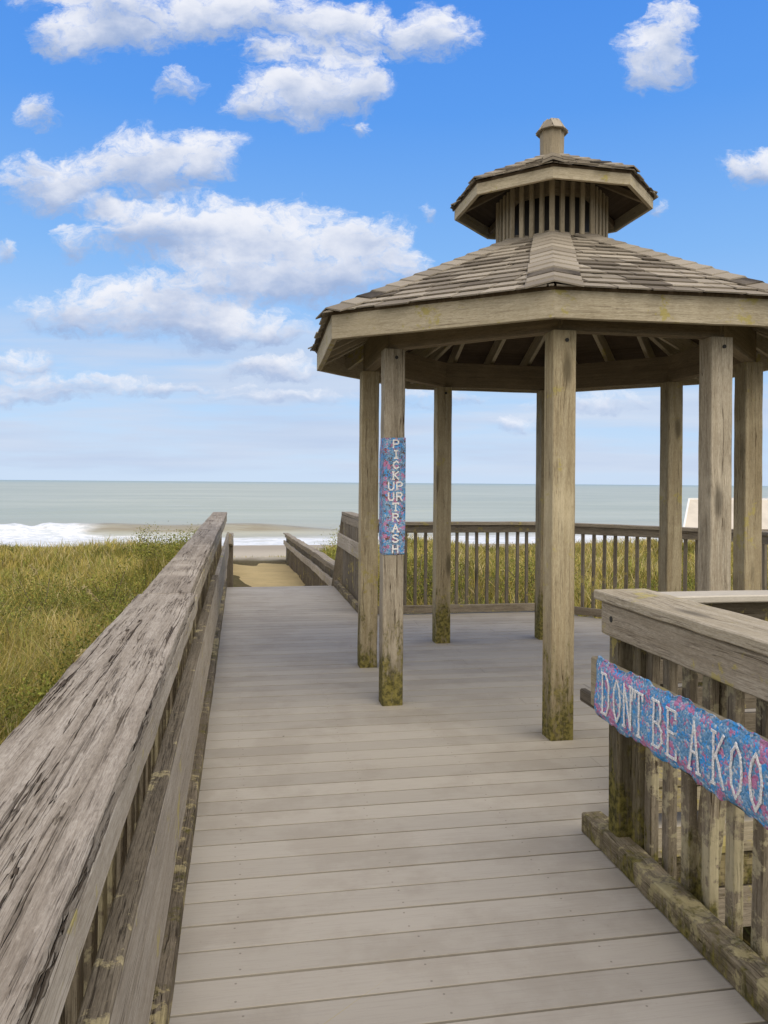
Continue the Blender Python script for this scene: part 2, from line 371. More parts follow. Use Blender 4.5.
def crochet(name, pinkish=.5, brown=.0, cell=120):
    m, t, b = new_mat(name, .98, .1)
    pos = t.node('ShaderNodeNewGeometry').outputs['Position']
    st = t.node('ShaderNodeTexVoronoi'); t.put(st.inputs['Vector'], pos); st.inputs['Scale'].default_value = cell
    cv = t.sep(st.outputs['Color'])
    c = t.mix(cv[0], (.10, .27, .50), (.27, .45, .64))
    c = t.mix(t.step(cv[1], .80, .85), c, (.52, .57, .64))
    bl = t.math('ADD', t.noise(pos, 26, 2, .5), t.math('MULTIPLY', t.math('SUBTRACT', cv[2], .5), .22))
    c = t.mix(t.step(bl, .57, .59), c, t.mix(cv[1], (.50, .17, .34), (.60, .30, .46)))
    bl3 = t.math('ADD', t.noise(t.vec('ADD', pos, (7, 3, 1)), 22, 2, .5), t.math('MULTIPLY', t.math('SUBTRACT', cv[0], .5), .2))
    c = t.mix(t.step(bl3, .61, .63), c, (.08, .36, .78))
    if brown > 0:
        bl2 = t.math('ADD', t.noise(t.vec('ADD', pos, (3, 5, 9)), 34, 2, .5), t.math('MULTIPLY', t.math('SUBTRACT', cv[1], .5), .3))
        c = t.mix(t.step(bl2, .63, .65), c, (.17, .10, .07))
    t.put(b.inputs['Base Color'], c)
    t.put(b.inputs['Normal'], t.bump(t.math('SUBTRACT', 1., st.outputs['Distance']), 1., .004))
    return m
M['crochet'] = crochet('crochet_blue_pink')
M['crochet2'] = crochet('crochet_blue_brown', brown=1., cell=170)

def attr_mat(name, rough=.8, trans=.25):
    m, t, b = new_mat(name, rough, .2)
    a = t.node('ShaderNodeAttribute', attribute_name='col').outputs['Color']
    t.put(b.inputs['Base Color'], a)
    tr = t.node('ShaderNodeBsdfTranslucent'); t.put(tr.inputs['Color'], a)
    mx = t.node('ShaderNodeMixShader'); mx.inputs[0].default_value = trans
    t.l.new(b.outputs[0], mx.inputs[1]); t.l.new(tr.outputs[0], mx.inputs[2])
    t.l.new(mx.outputs[0], m.node_tree.nodes['Material Output'].inputs['Surface'])
    return m
M['blade'] = attr_mat('grass_blades'); M['leaf'] = attr_mat('shrub_leaves', .7)
M['twig'] = plain('shrub_twigs', (.14, .11, .07))

# ------------------------------------------------------------------ ground, beach, sea
def sm(x, a, b):
    q = np.clip((x - a) / (b - a), 0, 1); return q * q * (3 - 2 * q)
def bumps(x, y):
    return (np.sin(x * .9 + 1.3) * np.sin(y * .7 + .4) * .5 + np.sin(x * .37 - y * .45) * .5 + np.sin(x * 2.1 + y * 1.3) * .2)
def ground_z(x, y):
    x = np.asarray(x, float); y = np.asarray(y, float)
    z = -.72 - .36 * sm(y, 10, 26) + .10 * bumps(x, y) * sm(abs(x - .6), 1.2, 2.5)
    z = z + .85 * np.exp(-(((x + 1.3) / 1.0) ** 2 + ((y - 17.) / 3.5) ** 2))        # hummock by the left rail
    z = z + .62 * np.exp(-(((x - 3.9) / 1.6) ** 2 + ((y - 16.) / 4.5) ** 2))         # hummock right of the path
    z = z + .25 * np.exp(-(((x - 9) / 4) ** 2 + ((y - 17) / 5.) ** 2))
    z = z + .24 * sm(y, 20, 27) * sm(abs(x - .6), 1.6, 3.) + .10 * np.sin(x * 1.3) * sm(y, 20, 27) * sm(abs(x - .6), 1.6, 3.)
    z = z * (1 - sm(y, 27.5, 36)) + (-3.0) * sm(y, 27.5, 36)
    z = z - 1.5 * np.clip((y - 36) / 40, 0, None)
    return np.maximum(z, -9.)
def grid(xs, ys, zf):
    X, Y = np.meshgrid(xs, ys); Z = zf(X, Y)
    V = np.stack([X.ravel(), Y.ravel(), Z.ravel()], 1)
    nx, ny = len(xs), len(ys); i = np.arange(nx * ny).reshape(ny, nx)
    F = np.stack([i[:-1, :-1].ravel(), i[:-1, 1:].ravel(), i[1:, 1:].ravel(), i[1:, :-1].ravel()], 1)
    return V, F
def ground_mat():
    m, t, b = new_mat('dune_sand', .95, .1)
    pos = t.node('ShaderNodeNewGeometry').outputs['Position']; y = t.sep(pos)[1]
    n = t.noise(pos, 1.2, 6, .6); n2 = t.noise(pos, 14, 6, .7)
    soil = t.mix(t.step(n2, .35, .65), (.085, .065, .03), (.17, .13, .06))
    soil = t.mix(t.step(n, .4, .65, 0, .6), soil, (.09, .085, .025))
    sand = t.mix(n2, (.42, .36, .27), (.52, .46, .36))
    wet = t.step(t.math('ADD', y, t.math('MULTIPLY', n, 4)), 62., 72.)
    sand = t.mix(wet, sand, (.36, .31, .24))
    c = t.mix(t.step(t.math('ADD', y, t.math('MULTIPLY', n, 3.)), 27.5, 30.), soil, sand)
    t.put(b.inputs['Base Color'], c); t.put(b.inputs['Normal'], t.bump(n2, .6, .03))
    return m
xs = np.concatenate([np.linspace(-400, -22, 20), np.linspace(-20, 30, 170), np.linspace(33, 400, 20)])
ys = np.concatenate([np.linspace(-60, -3, 16), np.linspace(-2.5, 40, 150), np.linspace(42, 160, 40)])
V, F = grid(xs, ys, ground_z)
tag(np_mesh('ground', V, F, ground_mat(), smooth=True), kind='structure')

SEA = -4.5
def sea_mat():
    m, t, b = new_mat('sea_water', .55, .12)
    pos = t.node('ShaderNodeNewGeometry').outputs['Position']; s = t.sep(pos); y = s[1]; x = s[0]; z = s[2]
    big = t.noise(t.vec('MULTIPLY', pos, (.010, .035, 1)), 1, 5, .6)
    c = t.mix(t.step(big, .38, .65), (.37, .405, .335), (.445, .47, .39))
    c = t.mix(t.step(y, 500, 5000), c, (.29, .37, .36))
    # sandy water where it is shallow
    c = t.mix(t.step(t.math('ADD', y, t.math('MULTIPLY', big, 30)), 108, 150, .5, 0.), c, (.40, .37, .30))
    # lifted wave face is brown with stirred sand
    face = t.math('MULTIPLY', t.step(z, SEA + .30, SEA + .7), t.math('ADD', .55, t.math('MULTIPLY', t.step(t.noise(t.vec('MULTIPLY', pos, (.12, 1.2, 3.)), 1, 4, .6), .35, .65), .4)))
    c = t.mix(t.math('MULTIPLY', face, t.step(y, 91.5, 93, .9, 0)), c, (.25, .215, .145))
    w1 = t.noise(t.vec('MULTIPLY', pos, (.5, 2.0, 1)), 1, 6, .65); w2 = t.noise(t.vec('MULTIPLY', pos, (.07, .3, 1)), 1, 4, .6)
    # foam sheet running up the beach
    fr = t.noise(t.vec('MULTIPLY', pos, (.05, .12, 1)), 1, 6, .6)
    yy = t.math('ADD', y, t.math('MULTIPLY', t.math('SUBTRACT', fr, .5), 12))
    foam = t.math('MULTIPLY', t.step(yy, 74.5, 76), t.step(yy, 85.5, 88.5, 1, 0))
    lace = t.step(t.noise(t.vec('MULTIPLY', pos, (.35, .9, 1)), 1, 7, .7), .36, .52)
    foam = t.math('MULTIPLY', foam, t.math('ADD', .5, t.math('MULTIPLY', lace, .5)))
    # the part of the wave that has broken, to the left
    brk = t.math('MULTIPLY', t.step(t.math('ADD', x, t.math('MULTIPLY', fr, 14)), -8, -11), t.math('MULTIPLY', t.step(yy, 80, 84), t.step(y, 93.5, 96, 1, 0)))
    brk = t.math('MULTIPLY', brk, t.step(w1, .22, .42))
    foam = t.math('MAXIMUM', foam, brk)
    caps = t.math('MULTIPLY', t.step(t.noise(t.vec('MULTIPLY', pos, (.02, .10, 1)), 1, 6, .6), .68, .72), t.step(y, 130, 180))
    foam = t.math('MAXIMUM', foam, t.math('MULTIPLY', caps, .25))
    fl = t.noise(t.vec('MULTIPLY', pos, (.9, 1.6, 2.5)), 1, 6, .7)
    c = t.mix(foam, c, t.mix(t.step(fl, .35, .62), (.54, .58, .60), (.80, .81, .82)))
    t.put(b.inputs['Base Color'], c)
    t.put(b.inputs['Roughness'], t.math('ADD', .42, t.math('MULTIPLY', foam, .5)))
    t.put(b.inputs['Normal'], t.bump(t.math('ADD', t.math('MULTIPLY', w1, .5), w2), .5, .35))
    return m
def sea_z(x, y):
    n = .10 * np.sin(y * .5 + np.sin(x * .08) * 2) * sm(y, 95, 110) * (1 - sm(y, 250, 400))
    crest = 91 + .9 * np.sin(x * .11) + .6 * np.sin(x * .31)
    hgt = 1.30 * (1 - .9 * sm(x, -4, 24)) + .10 * np.sin(x * .35 + 1)
    brk = 1 - sm(x, -26, -12)
    hgt = hgt + brk * (.30 * np.sin(x * .7) * np.sin(y * .8 + x * .3) + .16 * np.sin(x * 1.9 + y) + .30 * np.sin(x * .13 + 1.) + .15)
    d = y - crest
    prof = np.where(d < 0, np.exp(-(d / (2.2 + 2.0 * brk)) ** 2), np.exp(-(d / 6.) ** 2))
    r = SEA + n + hgt * prof
    d2 = y - 165 - 3 * np.sin(x * .05)
    return r + .35 * np.exp(-(d2 / 7) ** 2)
xs = np.concatenate([np.linspace(-9000, -160, 18), np.linspace(-150, 200, 420), np.linspace(215, 9000, 18)])
ys = np.concatenate([np.arange(70, 130, .5), np.linspace(131, 260, 110), np.linspace(270, 20000, 60)])
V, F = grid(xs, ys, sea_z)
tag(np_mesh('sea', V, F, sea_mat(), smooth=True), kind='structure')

# ------------------------------------------------------------------ boardwalk deck: planks across the walk
DECK_END = 11.8
def in_deck(y):
    """x range of deck at a given y"""
    x0, x1 = -.30, 1.58
    if 3.36 < y < 9.1:
        if y < 5.0: x1 = 3.55 + (y - 3.36)
        elif y < 7.3: x1 = 5.2
        else: x1 = 5.2 - (y - 7.3) * .87
        x1 = max(x1, 1.5)
    return x0, x1
vs = []; fs = []; gs = []; tones = []
y = -1.5; PITCH = .1545
while y < DECK_END - .02:
    y2 = min(y + PITCH - .0105, DECK_END)
    x0, x1 = in_deck((y + y2) / 2)
    tone = random.uniform(.90, 1.05)
    cuts = [x0, x1] if x1 < 2.2 else [x0, random.choice([1.9, 2.6, 3.1]) + random.uniform(0, .1), x1]
    for a, b_ in zip(cuts[:-1], cuts[1:]):
        mb = MB(); dz_ = random.uniform(-.0008, .0008)
        mb.board((a + .0015, (y + y2) / 2, -.0125 + dz_), (b_ - .0015, (y + y2) / 2, -.0125 + dz_), y2 - y, .025, ch=.0012, jit=.0005)
        o = len(vs); vs += mb.v; gs += mb.g; fs += [tuple(i + o for i in f) for f in mb.f]; tones += [tone * random.uniform(.985, 1.015)] * len(mb.v)
    y += PITCH
mb = MB(); mb.v, mb.f, mb.g = vs, fs, gs
deck = mb.build('boardwalk', M['deck']); tag(deck, kind='structure')
a = deck.data.attributes.new('tone', 'FLOAT', 'POINT'); a.data.foreach_set('value', tones)
# frame under the deck
mb = MB()
for x in (-.26, .3, .9, 1.54): mb.board((x, -1.5, -.14), (x, DECK_END - .05, -.14), .045, .21)
mb.board((-.3, DECK_END - .025, -.14), (1.58, DECK_END - .025, -.14), .04, .22)
for x in (1.9, 2.5, 3.1): mb.board((x, 3.42, -.14), (x, 9.0, -.14), .045, .21)
for x in (3.7, 4.3): mb.board((x, 4.1, -.14), (x, 8.1, -.14), .045, .21)
pts = [(1.58, 3.39), (3.55, 3.39), (5.17, 5.0), (5.17, 7.3), (3.6, 9.07), (1.55, 9.07)]
for p, q in zip(pts[:-1], pts[1:]): mb.board((*p, -.15), (*q, -.15), .04, .24)
for x, y in [(-.22, k) for k in (1, 3.5, 6, 8.5, 11)] + [(1.46, k) for k in (1, 3.2, 6, 8.9, 11.6)] + [(3.5, 3.5), (5.05, 5), (5.05, 7.2), (3.4, 8.9)]:
    mb.board((x, y, -1.6), (x, y, -.26), .13, .13, up=(0, 1, 0))
tag(mb.build('boardwalk_frame', M['brown']), kind='structure')
# steps down to the sand path
mb = MB()
for k in range(3):
    yy = DECK_END + .03 + .28 * k
    mb.board((-.25, yy + .14, -.19 - .17 * k), (1.52, yy + .14, -.19 - .17 * k), .27, .036)
    mb.board((-.25, yy + .02, -.28 - .17 * k), (1.52, yy + .02, -.28 - .17 * k), .02, .14)
for x in (-.27, 1.54): mb.board((x, DECK_END, -.22), (x, DECK_END + 1.05, -.78), .04, .26)
tag(mb.build('stair_steps', M['tan']), kind='structure')

def path_mat():
    m, t, b = new_mat('path_sand', .95, .1)
    pos = t.node('ShaderNodeNewGeometry').outputs['Position']
    n2 = t.noise(pos, 9, 6, .7); n = t.noise(pos, 1.3, 4)
    c = t.mix(t.step(n, .35, .65), (.56, .43, .21), (.48, .37, .18))
    c = t.mix(t.step(n2, .5, .75, 0, .5), c, (.30, .23, .11))
    t.put(b.inputs['Base Color'], c); t.put(b.inputs['Normal'], t.bump(n2, .7, .04)); return m
V, F = grid(np.linspace(-.75, 1.95, 28), np.linspace(12.2, 30, 120),
            lambda x, y: -.63 - .034 * (y - 12.2) + .03 * bumps(x * 3, y * 2) - .5 * sm(np.abs(x - .6), 1.0, 1.4) - 1.2 * sm(y, 27.5, 30))
tag(np_mesh('sand_path', V, F, path_mat(), smooth=True), kind='structure')

# ------------------------------------------------------------------ long left railing
def picket_run(parent, src_pts, w, h, z0, z1, mat, up=(0, 1, 0), tilt=.006, name='picket'):
    """one mesh per kind, copied"""
    protos = []
    for k in range(3):
        mb = MB(); mb.board((0, 0, z0 + random.uniform(-.02, .02)), (0, 0, z1), w, h, up=up, ch=.003, jit=.0015, n=6)
        me_o = mb.build(name, mat, parent); protos.append(me_o)
    out = []
    for i, p in enumerate(src_pts):
        if i < 3: o = protos[i]
        else: o = protos[i % 3].copy(); COL.objects.link(o)
        o.parent = parent; o.matrix_parent_inverse = Matrix.Translation(-Vector(parent.location))
        x, y, zz = p if len(p) == 3 else (*p, 0)
        o.location = (x, y, zz); o.rotation_euler = (random.uniform(-tilt, tilt), random.uniform(-tilt, tilt), math.atan2(up[1], up[0]) * 0 + random.uniform(-.03, .03))
        out.append(o)
    for k in range(len(src_pts), 3):
        bpy.data.objects.remove(protos[k])
    return out

def dense_cap(name, x0, x1, y0, y1, z1, th, mat, parent, near):
    """cap board as a finely divided strip so its cracks are real relief"""
    ys = [y0]; 
    while ys[-1] < y1: ys.append(ys[-1] + max(.0025, .0028 * max(ys[-1], .6)) if near else ys[-1] + .02)
    ys[-1] = y1; ys = np.array(ys)
    nx = 150 if near else 40
    wd = x1 - x0; rr = .006
    s = np.linspace(0, 1, nx)
    cx = list(x0 + rr + (wd - 2 * rr) * s); cz = [z1] * nx
    nb = 14 if near else 4
    right = [(x1 - rr + rr * math.sin(a), z1 - rr + rr * math.cos(a)) for a in np.linspace(.3, math.pi / 2, 4)] + [(x1, z1 - rr - (th - rr) * q) for q in np.linspace(.1, 1, nb)]
    left = [(x0, z1 - th + (th - rr) * q) for q in np.linspace(0, .9, 5)] + [(x0 + rr - rr * math.cos(a), z1 - rr + rr * math.sin(a)) for a in np.linspace(0, math.pi / 2 - .3, 4)]
    prof = left + list(zip(cx, cz)) + right
    P = np.array(prof); n = len(P)
    V = np.zeros((len(ys), n, 3)); V[:, :, 0] = P[None, :, 0]; V[:, :, 2] = P[None, :, 1]; V[:, :, 1] = ys[:, None]
    # uneven edges
    wave = .0012 * np.sin(ys * 4.1) + .0007 * np.sin(ys * 13.7 + 1) + .0006 * np.sin(ys * 37 + 2)
    er = np.clip((P[:, 0] - (x1 - .04)) / .04, 0, 1)[None, :]; el_ = np.clip(((x0 + .04) - P[:, 0]) / .04, 0, 1)[None, :]
    V[:, :, 0] += wave[:, None] * er - np.roll(wave, 37)[:, None] * el_
    V[:, :, 2] += (.0015 * np.sin(ys * 3.3))[:, None] - .0018 * (er + el_)
    G = V.copy(); G = np.stack([V[:, :, 1], V[:, :, 0], V[:, :, 2]], 2).reshape(-1, 3)
    m, nn = len(ys), n
    i = np.arange(m * nn).reshape(m, nn)
    F = np.stack([i[:-1, :-1].ravel(), i[1:, :-1].ravel(), i[1:, 1:].ravel(), i[:-1, 1:].ravel()], 1)
    # bottom + ends
    bot = np.stack([i[:-1, -1], i[1:, -1], i[1:, 0], i[:-1, 0]], 1); F = np.concatenate([F, bot])
    o = np_mesh(name, V.reshape(-1, 3), F, mat, {'gv': ('FLOAT_VECTOR', G + rng.uniform(0, 30, 3))}, True, parent)
    # close the ends
    import bmesh
    bm = bmesh.new(); bm.from_mesh(o.data); bm.verts.ensure_lookup_table()
    bm.faces.new([bm.verts[k] for k in i[0, ::1].tolist()]); bm.faces.new([bm.verts[k] for k in i[-1, ::-1].tolist()])
    bm.to_mesh(o.data); bm.free()
    return o

L = thing('wooden_railing', (-.2, 5, 0), 'long cracked weathered grey wooden railing along the left edge of the boardwalk', 'railing')
dense_cap('top_cap', -.415, -.183, -.6, 3.36, 1.09, .038, M['cap'], L, True)
dense_cap('top_cap', -.405, -.205, 3.366, 7.7, 1.088, .038, M['cap'], L, False)
dense_cap('top_cap', -.41, -.20, 7.706, 12.1, 1.09, .038, M['cap'], L, False)
mb = MB(); mb.board((-.203, -.6, 1.011), (-.203, 3.6, 1.011), .036, .075, ch=.005, n=30, jit=.002); mb.build('top_beam', M['handrail'], L)
mb = MB(); mb.board((-.222, 3.6, 1.0), (-.222, 12.0, 1.0), .036, .09, ch=.005, n=30, jit=.002); mb.build('top_beam', M['rail'], L)
# outer beam
mb = MB(); mb.board((-.36, -.6, 1.0), (-.36, 12.0, 1.0), .036, .09, n=30); mb.build('outer_beam', M['rail'], L)
mb = MB(); mb.board((-.184, -.6, .665), (-.184, 6.1, .665), .034, .325, ch=.005, n=36, jit=.0015); mb.build('handrail', M['handrail'], L)
mb = MB(); mb.board((-.182, 6.106, .655), (-.182, 12.0, .63), .034, .325, ch=.005, n=36, jit=.0015); mb.build('handrail', M['handrail'], L)
mb = MB(); mb.board((-.186, -.6, .835), (-.186, 6.1, .835), .042, .014, ch=.003, n=50, jit=.001); mb.build('ledge', wood('wood_ledge', (.27, .225, .16), (.19, .155, .105), (.08, .062, .04), crack=1., bump=1., lichen=.18, lichen_col=(.42, .35, .19)), L)
mb = MB(); mb.board((-.235, -1, .045), (-.235, 11.85, .045), .09, .088, ch=.006, n=60, jit=.002); mb.build('kerb_board', M['kerb'], L)
picket_run(L, [(-.29, .1 + .136 * k) for k in range(87)], .036, .05, .02, .955, M['picket'])
for yy in (.8, 3.4, 6.0, 8.6, 11.2):
    mb = MB(); mb.board((-.335, yy, -.8), (-.335, yy, 1.05), .05, .09, up=(0, 1, 0)); mb.build('post', M['rail'], L)
# the end: a post and a dropping return
mb = MB(); mb.board((-.15, 11.93, -.3), (-.15, 11.93, .70), .09, .09, up=(0, 1, 0), ch=.008); mb.build('end_post', M['brown'], L)
mb = MB(); mb.board((-.15, 11.4, .74), (-.13, 11.95, .66), .05, .14); mb.build('rail_return', M['handrail'], L)

# ------------------------------------------------------------------ right near railing with the crochet banner
N = thing('wooden_railing', (1.6, 2, 0), 'mossy wooden railing with pickets at the near right, the one wearing the crochet banner', 'railing')
mb = MB(); mb.board((1.598, -.8, 1.083), (1.598, 3.14, 1.083), .24, .04, ch=.005, n=40, jit=.001); mb.build('top_cap', wood('wood_cap_tan', (.52, .455, .345), (.43, .37, .265), (.24, .19, .12), crack=.75, bump=.7, knots=.3, lichen=.12), N)
mb = MB(); mb.board((1.521, -.8, .988), (1.521, 3.12, .988), .036, .132, ch=.005, n=30, jit=.001); mb.build('top_beam', M['rail'], N)
mb = MB(); mb.board((1.70, -.8, .99), (1.70, 3.13, .99), .036, .135, ch=.005, n=30, jit=.002); mb.build('outer_beam', M['rail'], N)
mb = MB(); mb.board((1.437, -.8, .745), (1.437, 3.03, .745), .04, .20, ch=.006, n=20); mb.build('handrail', M['tan'], N)
mb = MB(); mb.board((1.465, -.8, .640), (1.465, 3.21, .640), .03, .055, ch=.006, n=20); mb.build('lower_handrail', M['brown'], N)
mb = MB(); mb.board((1.515, -.8, .60), (1.515, 3.1, .60), .066, .05); mb.build('blocking', M['brown'], N)
mb = MB(); mb.board((1.548, -1, .046), (1.552, 3.30, .046), .095, .09, ch=.006, n=70, jit=.0022); mb.build('kerb_board', wood('wood_kerb_pale', (.34, .285, .19), (.24, .195, .125), (.09, .07, .045), crack=1., bump=1., lichen=.55, lichen_col=(.44, .38, .20), moss=.26, moss_top=.3), N)
pk = [(1.63, 3.06 - .135 * k) for k in range(1, 24)]
picket_run(N, pk, .036, .052, -.04, .925, M['picket'], tilt=.012)
mb = MB(); mb.board((1.585, 3.08, -.6), (1.585, 3.08, .925), .09, .09, up=(0, 1, 0), ch=.008); mb.build('post', M['moss_end'], N)
mb = MB(); mb.board((1.61, 2.99, -.05), (1.61, 2.99, .92), .038, .06, up=(0, 1, 0), ch=.006); mb.build('picket', M['moss_end'], N)
mb = MB(); mb.board((1.66, 2.62, .02), (1.68, 2.50, .93), .035, .12, up=(0, 1, 0), ch=.006); mb.build('brace', M['picket'], N)
import bmesh
def cylinder(mb, c, axis, r, l, n=14):
    c = Vector(c); ax = Vector(axis).normalized(); s1 = ax.orthogonal().normalized(); s2 = ax.cross(s1)
    vs = []; 
    for k in (0, 1):
        for i in range(n):
            a = 2 * math.pi * i / n; vs.append(c + ax * l * k + s1 * r * math.cos(a) + s2 * r * math.sin(a))
    fs = [(i, (i + 1) % n, n + (i + 1) % n, n + i) for i in range(n)] + [tuple(reversed(range(n))), tuple(range(n, 2 * n))]
    mb.raw(vs, fs, [(0, 0, 0)] * len(vs))
mb = MB(); cylinder(mb, (1.505, 3.03, .995), (-1, 0, 0), .013, .004); mb.build('bolt', M['bolt'], N)

# letters as hand-sewn strokes ------------------------------------------------
GL = {'D': [[(0,0),(0,1)],[(-.12,1),(.45,1),(.8,.75),(.8,.25),(.45,0),(-.12,0)]], 'O': [[(.4,1),(.1,.8),(0,.5),(.1,.2),(.4,0),(.7,.2),(.8,.5),(.7,.8),(.4,1)]],
 'N': [[(0,0),(0,1),(.75,0),(.75,1)],[(-.15,0),(.15,0)],[(.6,1),(.9,1)]], 'T': [[(.4,0),(.4,1)],[(0,.86),(0,1),(.8,1),(.8,.86)],[(.25,0),(.55,0)]], "'": [[(.1,1),(.02,.75)]],
 'B': [[(0,0),(0,1)],[(-.12,1),(.5,1),(.7,.85),(.7,.65),(.5,.52),(0,.52)],[(.5,.52),(.8,.38),(.8,.15),(.5,0),(-.12,0)]], 'E': [[(0,0),(0,1)],[(-.12,1),(.7,1),(.7,.86)],[(0,.52),(.5,.52)],[(-.12,0),(.75,0),(.75,.15)]],
 'A': [[(0,0),(.38,1),(.78,0)],[(.15,.38),(.62,.38)],[(-.12,0),(.14,0)],[(.64,0),(.92,0)]], 'K': [[(0,0),(0,1)],[(.75,1),(0,.45)],[(.2,.58),(.8,0)],[(-.12,0),(.14,0)],[(-.12,1),(.14,1)]],
 'P': [[(0,0),(0,1),(.55,1),(.75,.85),(.75,.62),(.55,.48),(0,.48)]], 'I': [[(.4,0),(.4,1)],[(.15,0),(.65,0)],[(.15,1),(.65,1)]], 'C': [[(.75,.8),(.45,1),(.12,.8),(0,.5),(.12,.2),(.45,0),(.75,.2)]],
 'U': [[(0,1),(0,.25),(.2,0),(.55,0),(.75,.25),(.75,1)]], 'R': [[(0,0),(0,1),(.55,1),(.75,.82),(.75,.65),(.55,.5),(0,.5)],[(.4,.5),(.78,0)]], 'S': [[(.75,.85),(.5,1),(.15,.95),(.02,.75),(.2,.56),(.6,.45),(.78,.25),(.6,.03),(.2,0),(0,.15)]], 'H': [[(0,0),(0,1)],[(.75,0),(.75,1)],[(0,.5),(.75,.5)]]}
def strokes(mb, ch, to3d, sw, nrm, lift=.003):
    for pl in GL[ch]:
        P = [Vector(to3d(x, y)) for x, y in pl]
        for a, b_ in zip(P[:-1], P[1:]):
            d = (b_ - a); 
            if d.length < 1e-6: continue
            e = d.normalized() * sw * .35
            mb.board(a - e + Vector(nrm) * lift, b_ + e + Vector(nrm) * lift, sw, .004, up=nrm, ch=.0015, n=max(2, int(d.length / .012)), jit=.0009)

def wavy_panel(name, A, U, Vv, nrm, lu, lv, mat, th, nu, nv, edge=.006, bulge=.004):
    """knitted cloth: front, edges and back as a closed sheet; A corner, U along, V up"""
    A, U, Vv, nrm = map(Vector, (A, U, Vv, nrm))
    vs = []; fs = []
    ph = [random.uniform(0, 6) for _ in range(6)]
    def pt(i, j, side):
        q, r = i / nu, j / nv
        wv = edge * (math.sin(q * lu * 22 + ph[0]) + .6 * math.sin(q * lu * 51 + ph[1]) + .5 * math.sin(q * lu * 97 + ph[2])) * (1 if j in (0, nv) else .6)
        wv2 = .5 * edge * math.sin(r * 9 + ph[3])
        bu = bulge * (math.sin(q * lu * 14 + ph[4]) * math.sin(r * 5 + ph[5]))
        rnd = .014 * (1 - min(1, 6 * min(r, 1 - r))) ** 2
        return A + U * (q * lu + wv2) + Vv * (r * lv + wv) + nrm * ((th + bu - rnd) if side else 0)
    for side in (1, 0):
        for j in range(nv + 1):
            for i in range(nu + 1): vs.append(pt(i, j, side))
    W_ = nu + 1; o = W_ * (nv + 1)
    for j in range(nv):
        for i in range(nu):
            k = j * W_ + i; fs.append((k, k + 1, k + W_ + 1, k + W_)); fs.append((o + k, o + k + W_, o + k + W_ + 1, o + k + 1))
    for i in range(nu):
        fs.append((i, o + i, o + i + 1, i + 1)); k = nv * W_ + i; fs.append((k, k + 1, o + k + 1, o + k))
    for j in range(nv):
        k = j * W_; fs.append((k, k + W_, o + k + W_, o + k)); k += nu; fs.append((k, o + k, o + k + W_, k + W_))
    mb = MB(); mb.raw(vs, fs, [(0, 0, 0)] * len(vs)); return mb
# banner: lies on the handrail's inner face, reads towards the camera
bn = wavy_panel('b', (1.416, 2.965, .618), (0, -1, 0), (0, 0, 1), (-1, 0, 0), 1.75, .238, M['crochet'], .012, 150, 14)
ban = bn.build('crochet_banner', M['crochet'], smooth=True)
tag(ban, "blue and pink crochet banner with white letters on the near right railing", 'banner')
mb = MB()
pos_ = [('D', 2.925), ('O', 2.83), ('N', 2.745), ("'", 2.685), ('T', 2.66), ('B', 2.53), ('E', 2.435), ('A', 2.305), ('K', 2.175), ('O', 2.09), ('O', 2.0), ('K', 1.905)]
for ch, y0 in pos_:
    strokes(mb, ch, lambda x, y, y0=y0: (1.402, (y0 - 2.925) * .985 + 2.895 - x * .066, .655 + y * .155 + .003 * math.sin(y0 * 30)), .0095, (-1, 0, 0), .001)
o = mb.build('lettering', M['yarn_white'], ban)

# ------------------------------------------------------------------ side barrier and steps beyond the near railing
S_ = thing('side_railing', (3, 3.5, 0), 'pale capped plank railing running off to the right behind the near picket railing', 'railing')
mb = MB(); mb.board((1.86, 3.50, 1.005), (5.2, 3.50, 1.005), .17, .036, ch=.006); mb.build('top_cap', M['palecap'], S_)
mb = MB(); mb.board((1.88, 3.54, .91), (5.2, 3.54, .91), .036, .14); mb.build('top_beam', M['brown'], S_)
for k, z in enumerate((.785, .645, .505, .365)):
    mb = MB(); mb.board((1.88, 3.53, z), (5.2, 3.53, z), .03, .118); mb.build('plank', M['brown'], S_)
for x in (2.0, 3.1, 4.2): 
    mb = MB(); mb.board((x, 3.6, -.8), (x, 3.6, 1.02), .09, .09, up=(0, 1, 0)); mb.build('post', M['brown'], S_)
T_ = thing('side_steps', (2.6, 3.1, -.8), 'low weathered timber steps with lichen seen through the near right pickets', 'steps')
mb = MB(); mb.board((1.72, 3.36, .20), (5.2, 3.36, .20), .16, .036); mb.build('tread', M['tan'], T_)
mb = MB(); mb.board((1.72, 3.30, .12), (5.2, 3.30, .12), .026, .11); mb.build('riser', M['tan'], T_)
mb = MB(); mb.board((1.72, 3.20, -.02), (5.2, 3.20, -.02), .22, .036); mb.build('tread', M['tan'], T_)
mb = MB(); mb.board((1.72, 3.12, -.12), (5.2, 3.12, -.12), .03, .14); mb.build('riser', M['kerb'], T_)
mb = MB(); mb.board((1.72, 3.125, -.29), (5.2, 3.125, -.29), .03, .18); mb.build('riser', M['far'], T_)
for x in (1.9, 3.3, 4.9): 
    mb = MB(); mb.board((x, 3.26, -1.1), (x, 3.26, -.05), .09, .09, up=(0, 1, 0)); mb.build('post', M['brown'], T_)

